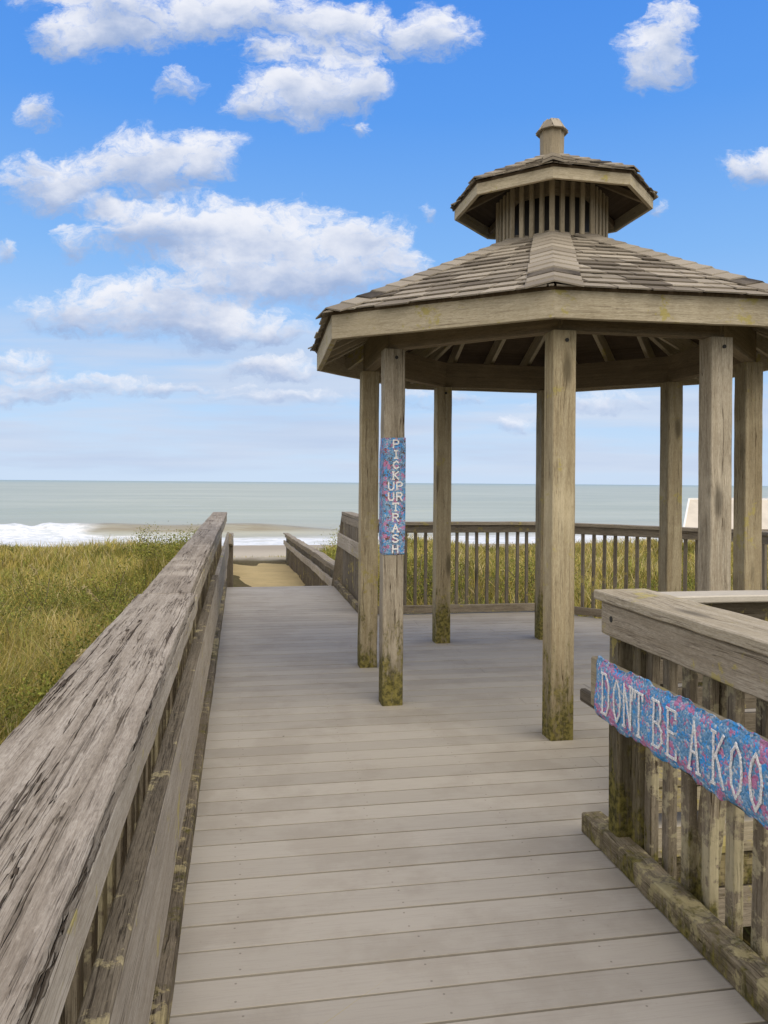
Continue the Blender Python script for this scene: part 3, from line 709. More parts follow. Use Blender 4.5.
# ------------------------------------------------------------------ far railings around the gazebo deck
def rail_run(parent, p, q, zt=1.09, mat=None, pick=.132, skip_last=False):
    mat = mat or M['far']
    P, Q = Vector((*p, 0)), Vector((*q, 0)); d = (Q - P); Ln = d.length; d.normalize(); nrm = Vector((-d.y, d.x, 0))
    def bd(name, z, w_, h_, off=0):
        mb = MB(); mb.board(P + nrm * off + Vector((0, 0, z)), Q + nrm * off + Vector((0, 0, z)), w_, h_, n=12, jit=.002); return mb.build(name, mat, parent)
    bd('top_cap', zt - .02, .15, .038); bd('top_beam', zt - .085, .036, .088, .0); bd('bottom_rail', .06, .036, .09, -.03)
    n = int(Ln / pick)
    ps = [tuple((P + d * (.08 + (Ln - .12) * k / n) + nrm * .04).xy) for k in range(n + 1)]
    ang = math.atan2(d.y, d.x)
    for o in picket_run(parent, ps, .034, .036, .03, 1.02, M['pick_far'], tilt=.008): o.rotation_euler.z += ang
M['pick_far'] = wood('wood_picket_far', (.27, .235, .185), (.20, .17, .125), (.10, .08, .06), crack=.6, bump=.6, lichen=.1)
G1 = thing('deck_railing', (2.4, 9.1, 0), 'grey picket railing across the seaward edge of the gazebo deck, behind the left signed post', 'railing')
rail_run(G1, (1.46, 9.12), (3.6, 9.12))
mb = MB(); mb.board((3.63, 9.15, -.3), (3.63, 9.15, 1.05), .09, .09, up=(0, 1, 0)); mb.build('post', M['far'], G1)
G2 = thing('deck_railing', (4.3, 8.2, 0), 'grey picket railing on the slanting far right edge of the gazebo deck', 'railing')
rail_run(G2, (3.64, 9.10), (5.2, 7.34))
mb = MB(); mb.board((5.22, 7.32, -.3), (5.22, 7.32, 1.05), .09, .09, up=(0, 1, 0)); mb.build('post', M['far'], G2)
G3 = thing('deck_railing', (5.2, 6.1, 0), 'grey picket railing along the right side of the gazebo deck, nearest the house', 'railing')
rail_run(G3, (5.2, 7.28), (5.2, 5.0))

# right side of the walk beyond the gazebo, with a slanting end board
E_ = thing('wooden_railing', (1.5, 10.4, 0), 'short railing with a slanting end board where the boardwalk ends, right of the walk', 'railing')
mb = MB(); mb.board((1.56, 9.14, 1.09), (1.56, 11.75, 1.09), .15, .04, n=10); mb.build('top_cap', M['far'], E_)
mb = MB(); mb.board((1.50, 9.14, 1.01), (1.50, 11.7, 1.01), .036, .10); mb.build('top_beam', M['far'], E_)
mb = MB(); mb.board((1.44, 9.14, .70), (1.44, 11.72, .70), .036, .19); mb.build('handrail', M['handrail'], E_)
mb = MB(); mb.board((1.40, 9.14, .045), (1.40, 11.7, .045), .06, .088, n=20, jit=.003); mb.build('kerb_board', M['kerb'], E_)
picket_run(E_, [(1.50, 9.25 + .1 * k) for k in range(24)], .034, .07, .02, .98, M['pick_far'])
mb = MB(); mb.board((1.40, 11.76, -.05), (1.56, 11.76, 1.10), .13, .04, up=(0, 1, 0)); mb.build('end_board', M['brown'], E_)

# railings down the sand path
def slope_z(y, z12, z26): return z12 + (z26 - z12) * (y - 12.3) / (26.5 - 12.3)
def path_rail(x, sgn, label):
    o = thing('path_railing', (x, 19, -.9), label, 'railing')
    for nm, za, zb, w_, h_, off, mt in (('top_cap', .27, -.17, .15, .04, 0, M['far']), ('top_beam', .19, -.25, .04, .09, 0, M['far']), ('middle_rail', -.03, -.46, .04, .14, -.05 * sgn, M['handrail'])):
        mb = MB(); mb.board((x + off, 12.0, za), (x + off, 26.5, zb), w_, h_, n=24, jit=.012); mb.build(nm, mt, o)
    n = 90
    pts = []
    for k in range(n): pts.append((x + .03 * sgn, 12.1 + 14.3 * k / (n - 1), 0))
    pr = []
    for k in range(3):
        mb = MB(); mb.board((0, 0, -.97), (0, 0, 0), .035, .12, up=(0, 1, 0), n=4); pr.append(mb.build('picket', M['brown'], o))
    for i, (px, py, _) in enumerate(pts):
        c = pr[i] if i < 3 else pr[i % 3].copy()
        if i >= 3: COL.objects.link(c)
        c.parent = o; c.matrix_parent_inverse = Matrix.Translation(-Vector(o.location))
        c.location = (px, py, slope_z(py, .22, -.22)); c.rotation_euler = (0, random.uniform(-.01, .01), 0)
    for yy in (12.1, 17, 22, 26.5):
        mb = MB(); mb.board((x + .07 * sgn, yy, slope_z(yy, -1.3, -1.7)), (x + .07 * sgn, yy, slope_z(yy, .25, -.19)), .10, .10, up=(0, 1, 0)); mb.build('post', M['brown'], o)
path_rail(1.48, 1, 'weathered railing sloping down along the right side of the sand path to the beach')
path_rail(-.30, -1, 'weathered railing sloping down along the left side of the sand path, mostly hidden')

# ------------------------------------------------------------------ gazebo
GC = Vector((2.47, 6.09, 0)); PHI = 21.5
G = thing('gazebo', (2.47, 6.09, 0), 'eight-sided wooden gazebo with shingled roof and slatted cupola on the boardwalk', 'gazebo')
def oct_dir(i, off=0.):
    a = R(PHI + 45 * i + off); return Vector((-math.sin(a), -math.cos(a), 0))
POSTS = [(1.92, 4.573), (1.047, 5.461), (1.061, 6.596), (1.933, 7.486), (3.004, 7.515), (3.855, 6.62), (3.80, 5.43), (2.965, 4.57)]
ZB = 2.48
for i, (x, y) in enumerate(POSTS):
    mb = MB(); mb.board((x, y, -.02), (x, y, ZB), .146, .146, up=(0, 1, 0), ch=.006, n=14, jit=.0015)
    p = mb.build('post', M['post_grey' if i in (1, 7) else 'post'], G)
    if i in (0, 1, 7, 3):
        b2 = MB(); cylinder(b2, (x + .01, y - .073, ZB - .06), (0, -1, 0), .012, .008); b2.build('bolt', M['bolt'], p)
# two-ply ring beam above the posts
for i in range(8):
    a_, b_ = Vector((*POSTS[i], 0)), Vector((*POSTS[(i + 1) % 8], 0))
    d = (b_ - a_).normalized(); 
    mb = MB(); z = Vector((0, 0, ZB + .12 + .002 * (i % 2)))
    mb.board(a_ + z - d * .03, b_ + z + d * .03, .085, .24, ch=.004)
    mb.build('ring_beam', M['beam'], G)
RF = [1.92, 2.05, 1.97, 2.0, 2.0, 2.0, 2.0, 2.0]
ZT, ZF = 2.683, 2.508
cor = [GC + oct_dir(i) * RF[i] for i in range(8)]
# fascia boards, mitred
fth = .04
for i in range(8):
    a_, b_ = cor[i], cor[(i + 1) % 8]; d = (b_ - a_).normalized(); inn = (GC - (a_ + b_) / 2); inn.z = 0; inn.normalize()
    z = Vector((0, 0, (ZT + ZF) / 2)); c = inn * (fth / 2)
    mt = math.tan(R(22.5)) * fth / 2
    mb = MB()
    sd_ = d.cross(Vector((0, 0, 1))).normalized(); sg = 1 if sd_.dot(inn) < 0 else -1
    e = d * mt * 1.0
    mb.board(a_ + z + c + e, b_ + z + c - e, fth, ZT - ZF, ch=.003, n=12, jit=.001, cut0=-mt * sg, cut1=mt * sg)
    mb.build('fascia', M['fascia'], G)
APEX_R, APEX_Z = .36, 3.475
slope = (APEX_Z - ZT) / (1.99 - APEX_R)
def roof_pts(cors, zlow, ctr, rtop, ztop, off):
    tops = [ctr + oct_dir(i) * rtop + Vector((0, 0, ztop)) for i in range(8)]
    lows = [c + Vector((0, 0, zlow)) for c in cors]
    return lows, tops
def shingled(name, lows, tops, course, parent, mat, over=.035, th=.009, wmin=.13, wmax=.28, hips=True, sheath=True, capw=.13):
    mb = MB(); hp = MB(); un = MB()
    for i in range(8):
        a, b_ = lows[i], lows[(i + 1) % 8]; c, d_ = tops[(i + 1) % 8], tops[i]
        mid0 = (a + b_) / 2; mid1 = (c + d_) / 2; up = (mid1 - mid0); Ls = up.length; up.normalize(); al = (b_ - a).normalized(); nm = al.cross(up).normalized()
        if nm.z < 0: nm = -nm
        wa, wt = (b_ - a).length, (c - d_).length
        n = int(round((Ls + over) / course)); cs = (Ls + over) / n
        for k in range(n):
            s0 = -over + k * cs; s1 = min(s0 + cs * 1.35, Ls + .01)
            half0 = (wa + (wt - wa) * s0 / Ls) / 2; half1 = (wa + (wt - wa) * s1 / Ls) / 2
            x = -half0 - random.uniform(0, wmax)
            while x < half0:
                w_ = random.uniform(wmin, wmax); x2 = x + w_ - .012
                xa, xb = max(x, -half0), min(x2, half0)
                if xb - xa > .01:
                    xta, xtb = max(x, -half1), min(x2, half1)
                    if xtb <= xta: xta = xtb = (max(min((xa + xb) / 2, half1), -half1))
                    tone = random.choice([.0, .25, .5, .7, .9, 1.]) * random.uniform(.8, 1.05)
                    ragged = random.uniform(-.012, .008)
                    l0 = th * (1.9 + random.uniform(0, .7)); l1 = th * .5
                    o0 = mid0 + nm * 0
                    P = lambda xx, ss, h_: mid0 + al * xx + up * ss + nm * h_
                    vs = [P(xa, s0 + ragged, l0), P(xb, s0 + ragged + random.uniform(-.004, .004), l0), P(xtb, s1, l1), P(xta, s1, l1), P(xa, s0 + ragged, l0 - th), P(xb, s0 + ragged, l0 - th), P(xtb, s1, 0), P(xta, s1, 0)]
                    mb.raw(vs, [(0, 1, 2, 3), (7, 6, 5, 4), (0, 4, 5, 1), (1, 5, 6, 2), (2, 6, 7, 3), (3, 7, 4, 0)], [(tone, 0, 0)] * 8)
                x += w_
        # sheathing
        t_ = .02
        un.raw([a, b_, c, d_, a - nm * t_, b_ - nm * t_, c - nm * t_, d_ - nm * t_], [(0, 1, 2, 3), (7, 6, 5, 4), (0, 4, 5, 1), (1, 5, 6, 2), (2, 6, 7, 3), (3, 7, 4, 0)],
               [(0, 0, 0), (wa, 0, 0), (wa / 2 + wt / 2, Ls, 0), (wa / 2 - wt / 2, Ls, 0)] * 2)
        if hips:
            lo, tp = lows[i], tops[i]; h_ = (tp - lo); Lh = h_.length; h_.normalize()
            # neighbours' normals give the two wings of each ridge shingle
            pv = lows[(i - 1) % 8]; e1 = (pv - lo).normalized(); e2 = al
            w1 = (e1 - h_ * e1.dot(h_)).normalized(); w2 = (e2 - h_ * e2.dot(h_)).normalized(); upn = -(w1 + w2).normalized() if (w1 + w2).z < 0 else (w1 + w2).normalized()
            n = int(Lh / (course * 1.02))
            for k in range(n + 1):
                s0 = -over * 1.1 + k * Lh / n; s1 = min(s0 + Lh / n * 1.3, Lh)
                if s1 <= s0: continue
                l0 = .038 + random.uniform(0, .004); l1 = .027; wd = capw * (1 - .15 * k / n) * random.uniform(.97, 1.03)
                tone = random.choice([.4, .6, .7, .8]) if k else .3
                if k == 2: tone = -1.
                A0 = lo + h_ * s0; A1 = lo + h_ * s1; N_ = Vector((0, 0, 1))
                vs = [A0 + w1 * wd + N_ * l0 * .8, A0 + N_ * (l0 + .004), A0 + w2 * wd + N_ * l0 * .8, A1 + w2 * wd + N_ * l1 * .8, A1 + N_ * (l1 + .004), A1 + w1 * wd + N_ * l1 * .8]
                vs += [q - N_ * .010 for q in vs]
                hp.raw(vs, [(0, 1, 4, 5), (1, 2, 3, 4), (11, 10, 7, 6), (10, 9, 8, 7), (0, 6, 7, 1), (1, 7, 8, 2), (2, 8, 9, 3), (3, 9, 10, 4), (4, 10, 11, 5), (5, 11, 6, 0)], [(tone, 0, 0)] * 12)
    r = mb.build('roof_shingles', mat, parent)
    if hips: hp.build('hip_shingles', mat, r)
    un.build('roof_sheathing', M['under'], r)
    return r
lows = [GC + oct_dir(i) * (RF[i] + .012) + Vector((0, 0, ZT + .004)) for i in range(8)]
tops = [GC + oct_dir(i) * APEX_R + Vector((0, 0, APEX_Z)) for i in range(8)]
shingled('roof', lows, tops, .125, G, M['shingle'], th=.009, wmin=.13, wmax=.30, capw=.165)
# rafters
for i in range(8):
    a, b_ = lows[i], lows[(i + 1) % 8]; c, d_ = tops[(i + 1) % 8], tops[i]
    for q, hip in ((0., True), (.25, False), (.5, False), (.75, False)):
        lo = a.lerp(b_, q); mid1 = (c + d_) / 2; mid0 = (a + b_) / 2
        if hip: tp = d_.copy()
        else:
            up = (mid1 - mid0); al = (b_ - a).normalized(); off = (lo - mid0).dot(al)
            wa, wt = (b_ - a).length / 2, (c - d_).length / 2
            f = 1. if abs(off) <= wt else (wa - abs(off)) / (wa - wt)
            tp = lo + up * (f * .985)
        inn = (GC - lo); inn.z = 0; inn.normalize()
        lo2 = lo + (tp - lo).normalized() * .055
        hh = .13
        mb = MB(); mb.board(lo2 - Vector((0, 0, .03 + hh / 2)), tp - Vector((0, 0, .03 + hh / 2)), .038 if not hip else .045, hh, n=4)
        mb.build('rafter', M['fascia'], G)
# cupola
ZC0, ZC1, RC = 3.37, 3.86, .79
cup = MB()
for i in range(8):
    a = GC + oct_dir(i) * .36 + Vector((0, 0, ZC1 - .03)); b_ = GC + oct_dir(i + 1) * .36 + Vector((0, 0, ZC1 - .03))
    cup.board(a, b_, .05, .10, cut0=-.01, cut1=.01)
cp = cup.build('cupola', M['cupola'], G)
cup = MB()
for i in range(8):
    a = GC + oct_dir(i) * .36 + Vector((0, 0, ZC1 - .48)); b_ = GC + oct_dir(i + 1) * .36 + Vector((0, 0, ZC1 - .48)); cup.board(a, b_, .05, .08)
cup.build('cupola_curb', M['cupola'], cp)
for i in range(8):
    a = GC + oct_dir(i) * .428; b_ = GC + oct_dir(i + 1) * .428
    d = (b_ - a).normalized()
    for k in range(4):
        p = a.lerp(b_, (k + .0) / 4)
        mb = MB(); mb.board(p + Vector((0, 0, ZC0)), p + Vector((0, 0, ZC1)), .036, .03, up=(b_ - a).cross(Vector((0, 0, 1))), n=3)
        mb.build('slat', M['cupola'], cp)
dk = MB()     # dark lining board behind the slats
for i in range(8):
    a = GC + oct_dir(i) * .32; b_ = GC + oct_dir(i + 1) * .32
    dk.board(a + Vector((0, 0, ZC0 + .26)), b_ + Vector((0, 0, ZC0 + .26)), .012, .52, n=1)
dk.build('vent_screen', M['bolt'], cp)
ZCT, ZCB = 3.838, 3.742
ccor = [GC + oct_dir(i) * RC for i in range(8)]
for i in range(8):
    a_, b_ = ccor[i], ccor[(i + 1) % 8]; d = (b_ - a_).normalized(); inn = (GC - (a_ + b_) / 2); inn.normalize()
    mt = math.tan(R(22.5)) * .028 / 2; sd_ = d.cross(Vector((0, 0, 1))).normalized(); sg = 1 if sd_.dot(inn) < 0 else -1
    z = Vector((0, 0, (ZCT + ZCB) / 2)); mb = MB()
    mb.board(a_ + z + inn * .014 + d * mt, b_ + z + inn * .014 - d * mt, .028, ZCT - ZCB, ch=.002, n=4, cut0=-mt * sg, cut1=mt * sg); mb.build('cupola_fascia', M['fascia'], cp)
clow = [GC + oct_dir(i) * (RC + .01) + Vector((0, 0, ZCT + .003)) for i in range(8)]
ctop = [GC + oct_dir(i) * .06 + Vector((0, 0, 4.19)) for i in range(8)]
# cupola roof: shingles, sheathing
rc_ = None
def cup_roof():
    global G
    return shingled('cupola_roof', clow, ctop, .11, G, M['shingle'], over=.02, th=.007, wmin=.09, wmax=.2, capw=.08)
cr_ = cup_roof(); 
for i in range(8):
    mb = MB(); a = clow[i] + Vector((0, 0, -.06)) + (GC - clow[i]).normalized() * .0; tp = ctop[i] - Vector((0, 0, .06))
    d = (tp - a).normalized(); mb.board(a + d * .05, tp, .03, .05, n=2); mb.build('cupola_rafter', M['beam'], G)
mb = MB()
def octo(mb, c, r0, r1, z0, z1, n=8):
    vs = [Vector((c.x + r0 * math.sin(2 * math.pi * (i + .5) / n), c.y + r0 * math.cos(2 * math.pi * (i + .5) / n), z0)) for i in range(n)] + [Vector((c.x + r1 * math.sin(2 * math.pi * (i + .5) / n), c.y + r1 * math.cos(2 * math.pi * (i + .5) / n), z1)) for i in range(n)]
    fs = [(i, n + i, n + (i + 1) % n, (i + 1) % n) for i in range(n)] + [tuple(range(n)), tuple(reversed(range(n, 2 * n)))]
    mb.raw(vs, fs, [(v_.z, v_.x, v_.y) for v_ in vs])
octo(mb, GC, .094, .098, 4.12, 4.42)
fin = mb.build('finial', M['cupola'], G)
mb = MB(); octo(mb, GC, .118, .06, 4.415, 4.485); octo(mb, GC, .066, .03, 4.475, 4.515)
for k in range(8):
    a = 2 * math.pi * k / 8; dd = Vector((math.sin(a), math.cos(a), 0))
    mb.board(GC + dd * .125 + Vector((0, 0, 4.405)), GC + dd * .05 + Vector((0, 0, 4.50)), .075, .01, n=1, jit=.004)
mb.build('finial_cap', M['shingle'], fin)

# ------------------------------------------------------------------ sign wrapped on the post
px, py = POSTS[1]
sg = wavy_panel('s', (px - .078, py - .077, 1.05), (1, 0, 0), (0, 0, 1), (0, -1, 0), .156, .812, M['crochet2'], .010, 14, 60, edge=.0015, bulge=.002)
sL = wavy_panel('s', (px - .077, py + .05, 1.052), (0, -1, 0), (0, 0, 1), (-1, 0, 0), .13, .808, M['crochet2'], .006, 8, 50, edge=.001, bulge=.001)
sg.raw(sL.v, sL.f, sL.g)
sign = sg.build('crochet_sign', M['crochet2'], smooth=True)
tag(sign, 'tall blue crochet sign with white letters wrapped around a gazebo post', 'sign')
rows = ['P', 'I', 'C', 'K', 'UP', 'UR', 'T', 'R', 'A', 'S', 'H']
mb = MB(); zt = 1.856; ph_ = .0728
for k, r in enumerate(rows):
    z0 = zt - ph_ * (k + 1) + .009
    for j, ch in enumerate(r):
        x0 = px - .010 if len(r) == 1 else px - .042 + .058 * j
        strokes(mb, ch, lambda x, y, x0=x0, z0=z0: (x0 + x * .048, py - .0885, z0 + y * .052), .0105, (0, -1, 0), .001)
mb.build('lettering', M['yarn_white'], sign)

# ------------------------------------------------------------------ house far to the right
H_ = thing('beach_house', (31, 44, -3), 'pale beige beach house roof low beyond the deck railing at far right', 'house')
def camxy(X, Z): return (X * math.cos(YAW) + Z * math.sin(YAW), -X * math.sin(YAW) + Z * math.cos(YAW))
def hbox(mb, pts4, z0, z1):
    vs = [(*p, z0) for p in pts4] + [(*p, z1) for p in pts4]
    mb.raw(vs, [(0, 1, 2, 3), (7, 6, 5, 4), (0, 4, 5, 1), (1, 5, 6, 2), (2, 6, 7, 3), (3, 7, 4, 0)], vs)
Z0, X0, X1 = 42., 16.1, 29.
c4 = [camxy(X0, Z0), camxy(X1, Z0), camxy(X1 + 4, Z0 + 9), camxy(X0 + 4, Z0 + 9)]
mb = MB(); hbox(mb, c4, -4, -.75); mb.build('wall', M['housewall'], H_)
mb = MB()
ev = [(*camxy(X0 - .3, Z0 - .4), -.75), (*camxy(X1 + .3, Z0 - .4), -.75), (*camxy(X1 + 4.3, Z0 + 9.4), -.75), (*camxy(X0 + 4.2, Z0 + 9.4), -.75)]
r0 = (*camxy(X0 + .75, Z0 + 1.6), .78); r1 = (*camxy(X1 - .7, Z0 + 1.6), .78); r2 = (*camxy(X1 + 3, Z0 + 7.4), .78); r3 = (*camxy(X0 + 4.2, Z0 + 7.4), .78)
vs = ev + [r0, r1, r2, r3]
mb.raw(vs, [(0, 1, 5, 4), (1, 2, 6, 5), (2, 3, 7, 6), (3, 0, 4, 7), (4, 5, 6, 7), (3, 2, 1, 0)], vs)
rf = mb.build('roof', M['houseroof'], H_)
mb = MB(); mb.board(ev[0], r0, .09, .09); mb.build('roof_trim', M['trim'], rf)
mb = MB(); mb.board(r0, r1, .12, .10); mb.build('ridge_trim', M['trim'], rf)
for q in (.13, .28, .4, .6):
    c = Vector(r0).lerp(Vector(r1), q)
    mb = MB(); mb.board(c, c + Vector((0, 0, .16)), .35, .25, up=(0, 1, 0)); mb.build('roof_vent', M['trim'], rf)
for k in range(4):
    c = camxy(X0 + 1.5 + 3 * k, Z0 - .03); c2 = camxy(X0 + 2.5 + 3 * k, Z0 - .03)
    mb = MB(); mb.board((*c, -1.9), (*c2, -1.9), .06, 1.3); mb.build('window', M['trim'], H_)

# ------------------------------------------------------------------ vegetation
def blades(name, bx, by, hgt, wid, lean, cols, seg=3, droop=.6, zoff=0., group=None):
    """a mesh of curved tapering blades. arrays per blade"""
    n = len(bx); ang = rng.uniform(0, 2 * np.pi, n); wang = ang + np.pi / 2 + rng.normal(0, .5, n)
    bz = ground_z(bx, by) + zoff
    V = np.zeros((n, seg * 2 + 1, 3)); 
    for k in range(seg + 1):
        q = k / seg
        out = lean * (q ** 1.7) * hgt; up = hgt * (q - droop * .5 * lean * q * q)
        cx = bx + np.cos(ang) * out; cy = by + np.sin(ang) * out; cz = bz - .03 + up
        ww = wid * (1 - q) ** .7 * .5
        if k < seg:
            for s_, j in ((-1, 0), (1, 1)):
                V[:, k * 2 + j, 0] = cx + s_ * np.cos(wang) * ww; V[:, k * 2 + j, 1] = cy + s_ * np.sin(wang) * ww; V[:, k * 2 + j, 2] = cz
        else: V[:, -1, 0] = cx; V[:, -1, 1] = cy; V[:, -1, 2] = cz
    nv = seg * 2 + 1; base = (np.arange(n) * nv)[:, None]
    tri = []
    for k in range(seg - 1):
        a = 2 * k; tri += [[a, a + 1, a + 3], [a, a + 3, a + 2]]
    a = 2 * (seg - 1); tri += [[a, a + 1, a + 2]]
    F = (base[:, :, None] + np.array(tri)[None]).reshape(-1, 3)
    C = np.repeat(np.concatenate([cols, np.ones((n, 1))], 1)[:, None, :], nv, 1).reshape(-1, 4)
    o = np_mesh(name, V.reshape(-1, 3), F, M['blade'], {'col': ('FLOAT_COLOR', C)})
    return o
PAL = np.array([[.33, .275, .06], [.45, .355, .09], [.21, .195, .04], [.54, .42, .15], [.12, .15, .03], [.56, .46, .24], [.30, .32, .07]])
def fieldnoise(x, y, s=1.): return .5 + .25 * (np.sin(x * 1.7 * s + 2 * np.sin(y * .9 * s)) + np.sin(y * 1.3 * s + 1.7 * np.sin(x * 1.1 * s + 1)))
def clumps(nc, per, sampler, hmean, wbase, spread, name, dry=.3, lean=(.2, .9), label=None):
    cx, cy = sampler(nc)
    f = .35 * fieldnoise(cx, cy) + .65 * np.clip(fieldnoise(cx, cy, .62) * 1.3 - .15, 0, 1); ch = hmean * (.45 + .95 * f) * rng.uniform(.7, 1.25, nc)
    ci = np.where(rng.random(nc) < dry * (.35 + 1.2 * f), rng.choice([3, 5, 1], nc), np.where(f + rng.normal(0, .12, nc) > .48, rng.choice([0, 1, 6], nc), rng.choice([2, 4, 0], nc)))
    bx = np.repeat(cx, per) + rng.normal(0, 1, nc * per) * np.repeat(spread * (1 + .0 * cx), per)
    by = np.repeat(cy, per) + rng.normal(0, 1, nc * per) * np.repeat(spread * (1 + .0 * cx), per)
    h = np.repeat(ch, per) * rng.uniform(.5, 1.15, nc * per)
    col = PAL[np.repeat(ci, per)]; sw = rng.random(nc * per) < .2
    col = np.where(sw[:, None], PAL[rng.choice(7, nc * per)], col) * rng.uniform(.75, 1.3, (nc * per, 1))
    dist = np.hypot(bx, by)
    wd = wbase * rng.uniform(.6, 1.4, nc * per) * np.clip(dist / 8, .8, 3.2)
    ok = ~((bx > -.42) & (bx < 1.75) & (by < 30)) & ~((bx > 1.4) & (bx < 5.45) & (by > 3.2) & (by < 9.4))
    ok &= ~((bx > 1.3) & (bx < 1.72) & (by > 0) & (by < 3.4))
    bx, by, h, col, wd = bx[ok], by[ok], h[ok], col[ok], wd[ok]
    o = blades(name, bx, by, h, wd, rng.uniform(*lean, len(bx)), col)
    tag(o, kind='stuff'); return o
def wedge(x0, x1, y0, y1, pw=1.):
    def f(n):
        y = y0 + (y1 - y0) * rng.random(n) ** pw; x = rng.uniform(x0, x1, n)
        return x, y
    return f
def left_near(n):
    y = 2.0 + 9 * rng.random(n); x = -.45 - rng.random(n) * (1.0 + y * .42); return x, y
def left_far(n):
    y = 10 + 19 * rng.random(n) ** .8; x = -.4 - rng.random(n) * (1.5 + y * .5); return x, y
def right_far(n):
    y = 9.3 + 19.5 * rng.random(n) ** .9; x = 1.8 + rng.random(n) * (y * .95); return x, y
clumps(4200, 14, left_near, .56, .0075, .06, 'dune_grass')
clumps(110, 12, wedge(1.85, 2.9, 1.5, 2.95), .95, .006, .04, 'tall_dune_grass', dry=.5, lean=(.2, .8))
clumps(520, 12, left_near, .85, .0062, .05, 'tall_dune_grass', dry=.7, lean=(.5, 1.4))
clumps(420, 12, right_far, .75, .007, .06, 'tall_dune_grass', dry=.7, lean=(.5, 1.2))
clumps(6500, 11, left_far, .50, .008, .09, 'dune_grass')
clumps(9000, 10, right_far, .46, .009, .09, 'dune_grass')
clumps(2600, 9, wedge(-22, -5, -1, 28), .4, .012, .12, 'dune_grass')
clumps(2200, 9, wedge(5.5, 14, -1, 12), .45, .011, .12, 'dune_grass')
clumps(700, 14, wedge(1.8, 5.4, -.5, 3.05), .42, .006, .05, 'dune_grass')
clumps(260, 14, lambda n: (np.where(rng.random(n) < .5, rng.normal(-.48, .08, n), rng.normal(1.95, .15, n)), rng.uniform(13, 29, n)), .30, .008, .05, 'path_edge_grass')
clumps(1500, 9, wedge(-.4, 1.8, 30.0, 31.5), .3, .01, .08, 'dune_edge_grass')

# sea oats: tall tan stalks with drooping seed heads
def sea_oat(x, y, h, dirn, k):
    bz = float(ground_z(x, y)); mb = MB(); P = []
    n = 9
    for i in range(n + 1):
        q = i / n; P.append(Vector((x + math.cos(dirn) * .35 * h * q ** 2.4, y + math.sin(dirn) * .35 * h * q ** 2.4, bz + h * (q - .12 * q ** 3))))
    vs = []; fs = []
    for i, p in enumerate(P):
        r = .0042 * (1 - .6 * i / n)
        for j in range(4): vs.append(p + Vector((math.cos(j * 1.571) * r, math.sin(j * 1.571) * r, 0)))
    for i in range(n):
        for j in range(4): fs.append((i * 4 + j, i * 4 + (j + 1) % 4, i * 4 + 4 + (j + 1) % 4, i * 4 + 4 + j))
    mb.raw(vs, fs, [(0, 0, 0)] * len(vs))
    # spikelets
    hd = MB()
    for _ in range(46):
        q = random.uniform(.72, 1.0); i = min(n - 1, int(q * n)); p = P[i].lerp(P[i + 1], q * n - i)
        a = random.uniform(0, 6.28); d = Vector((math.cos(a) + math.cos(dirn) * .8, math.sin(a) + math.sin(dirn) * .8, random.uniform(-.9, .5))).normalized()
        s_ = random.uniform(.018, .038); o_ = d.orthogonal().normalized() * s_ * .28; c = p + d * s_ * .8
        o2 = d.cross(o_).normalized() * s_ * .1
        hd.raw([p, c + o_ + o2, p + d * s_ * 2, c - o_ - o2], [(0, 1, 2), (0, 2, 3)], [(0, 0, 0)] * 4)
    t_ = thing('sea_oat', (x, y, bz), OAT_LAB[k], 'plant', 'sea oats standing in the dune grass')
    mb.build('stalk', M['oat'], t_); hd.build('seed_head', M['oat'], t_)
M['oat'] = plain('dry_seed_head', (.36, .29, .14), .9, .25, 20)
OAT_LAB = ['tall tan sea oat with drooping seed head, nearest of those left of the railing', 'slender sea oat stalk at the left picture edge, low in the dune grass', 'sea oat bending towards the railing, halfway out in the dune grass',
 'upright sea oat against the surf, farther left than the bending one', 'sea oat with pale head at the far left, in the middle of the dune grass', 'far small sea oat below the breaking wave, leftmost of the distant ones', 'far small sea oat below the brown wave face', 'small sea oat standing by the shrub beside the left railing',
 'sea oat beside the leaning end board right of the path']
for k, (x, y, h) in enumerate([(-2.0, 6.1, .95), (-2.55, 5.6, .75), (-1.5, 6.9, .9), (-2.8, 8.2, 1.0), (-3.8, 9.0, .85), (-5.6, 15., .95), (-3.6, 15.5, .95), (-1.7, 11., .95), (2.6, 14.5, .8)]):
    sea_oat(x, y, h, random.uniform(0, 6.28), k)

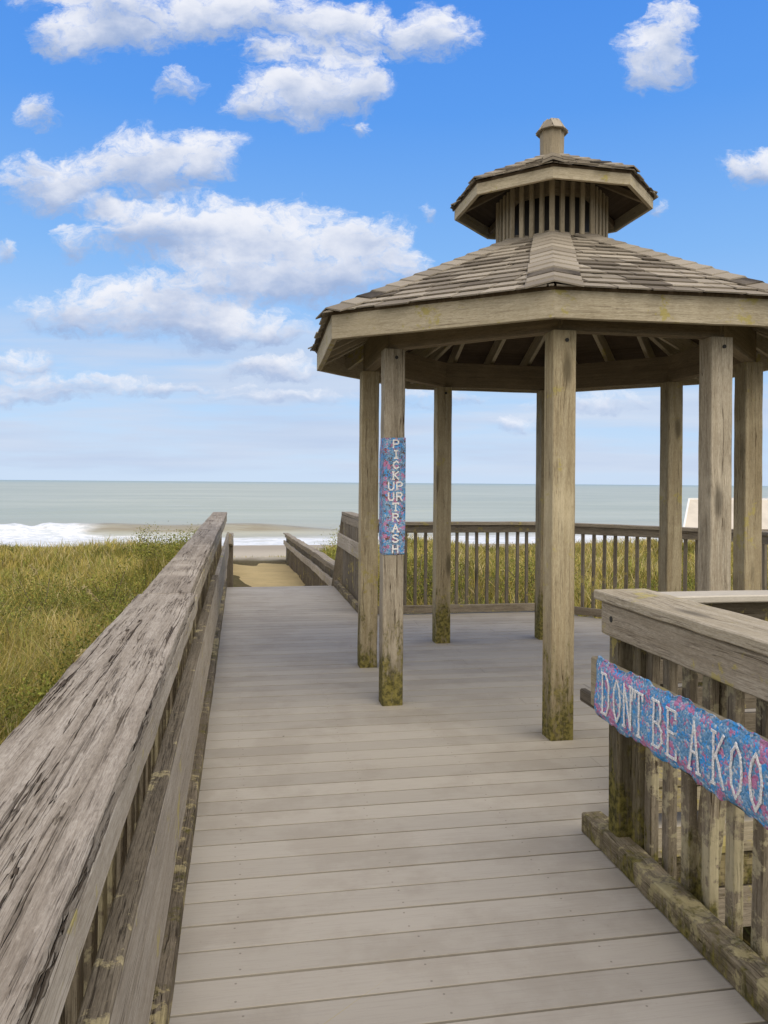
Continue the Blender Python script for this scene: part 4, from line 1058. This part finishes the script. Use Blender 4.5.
def shrub(x, y, rx, ry, rz, n, label, base=(.17, .18, .035), leaf=.035, group='leafy shrubs on the dune'):
    bz = float(ground_z(x, y)); t_ = thing('dune_shrub', (x, y, bz), label, 'shrub', group)
    # leaves in lumps around branch tips
    nl = 26; lump = rng.normal(0, 1, (nl, 3)); lump /= np.linalg.norm(lump, axis=1)[:, None]; lump[:, 2] = np.abs(lump[:, 2]); lump *= rng.uniform(.35, 1., (nl, 1))
    idx = rng.integers(0, nl, n); p = lump[idx] * .9 + rng.normal(0, .17, (n, 3)); p *= (np.minimum(1, 1.12 / np.maximum(.01, np.linalg.norm(p, axis=1))))[:, None]
    P = np.stack([x + p[:, 0] * rx, y + p[:, 1] * ry, bz + np.abs(p[:, 2]) * rz + .02], 1)
    d = rng.normal(0, 1, (n, 3)); d[:, 2] += .6; d /= np.linalg.norm(d, axis=1)[:, None]
    o_ = np.cross(d, rng.normal(0, 1, (n, 3))); o_ /= np.linalg.norm(o_, axis=1)[:, None]
    s = leaf * rng.uniform(.6, 1.3, (n, 1))
    V = np.stack([P, P + d * s * .5 + o_ * s * .28, P + d * s, P + d * s * .5 - o_ * s * .28], 1).reshape(-1, 3)
    F = (np.arange(n) * 4)[:, None] + np.array([0, 1, 2, 3])[None]
    c = np.array(base)[None] * rng.uniform(.5, 1.9, (n, 1)) * (.8 + .4 * rng.random((nl, 1)))[idx]
    yel = rng.random(n) < .18; c[yel] = np.array([.30, .25, .05]) * rng.uniform(.7, 1.2, (yel.sum(), 1))
    C = np.repeat(np.concatenate([c, np.ones((n, 1))], 1)[:, None], 4, 1).reshape(-1, 4)
    np_mesh('foliage', V, F, M['leaf'], {'col': ('FLOAT_COLOR', C)}, parent=t_)
    mb = MB()
    for k in range(14):
        e = Vector((x + lump[k, 0] * rx, y + lump[k, 1] * ry, bz + lump[k, 2] * rz)); mb.board((x + lump[k, 0] * rx * .1, y, bz - .05), e, .012, .012, n=3, jit=.01)
    mb.build('branches', M['twig'], t_)
SH = [(-1.2, 11.2, .8, 1.3, .95, 5500, 'dense green shrub pressing against the left railing near its far end'),
      (-1.3, 16.6, .9, 1.7, .80, 8500, 'broad green shrub left of the railing, below the brown wave face'),
      (-3.6, 9.0, 1.2, .9, .68, 4200, 'low dark shrub in the middle of the left dune grass'),
      (-1.6, 7.2, .7, .8, .60, 3400, 'low dark shrub beside the railing, nearest of the left ones'),
      (-6.2, 12.5, 1.6, 1.2, .72, 4600, 'wide low dark shrub at the far left of the dune'),
      (3.0, 13.4, .95, 1.3, .95, 4600, 'yellowish green shrub between the sand path and the gazebo'),
      (4.9, 12.6, 1.3, 1.0, .85, 4600, 'green shrub seen through the pickets behind the gazebo, left half'),
      (7.0, 12.4, 1.3, 1.0, .8, 4600, 'green shrub seen through the pickets behind the gazebo, right half'),
      (9.3, 13.0, 1.4, 1.1, .85, 2600, 'green shrub behind the slanting deck railing, nearest the house')]
SH += [(2.35, 18.4, .85, 1.5, 1.15, 7000, 'leafy green shrub rising behind the path railing, just left of the two left gazebo posts', (.24, .25, .05)),
       (-2.7, 6.7, .9, .7, .55, 3600, 'small dark shrub far down beside the lower left picture edge', (.17, .185, .04)),
       (-4.6, 10.8, 1.3, .8, .72, 4600, 'olive shrub in the middle distance of the left dune', (.17, .185, .04)),
       (-2.8, 10.7, .9, .8, .75, 4600, 'dark olive shrub midway between railing and the olive shrub farther left', (.17, .185, .04)),
       (-3.4, 14.6, 1.3, .9, .75, 4200, 'olive shrub in front of the breaking wave, right of the widest one', (.17, .185, .04)),
       (-1.45, 8.8, .6, .8, .72, 4200, 'dark shrub hugging the left railing just nearer than the tallest dense one', (.17, .185, .04))]
SH.append((-2.1, 13.6, .9, 1.1, .70, 2600, 'rounded yellowish shrub among the grass, just left of the two tallest shrubs by the railing'))
for s_ in SH: shrub(*s_)
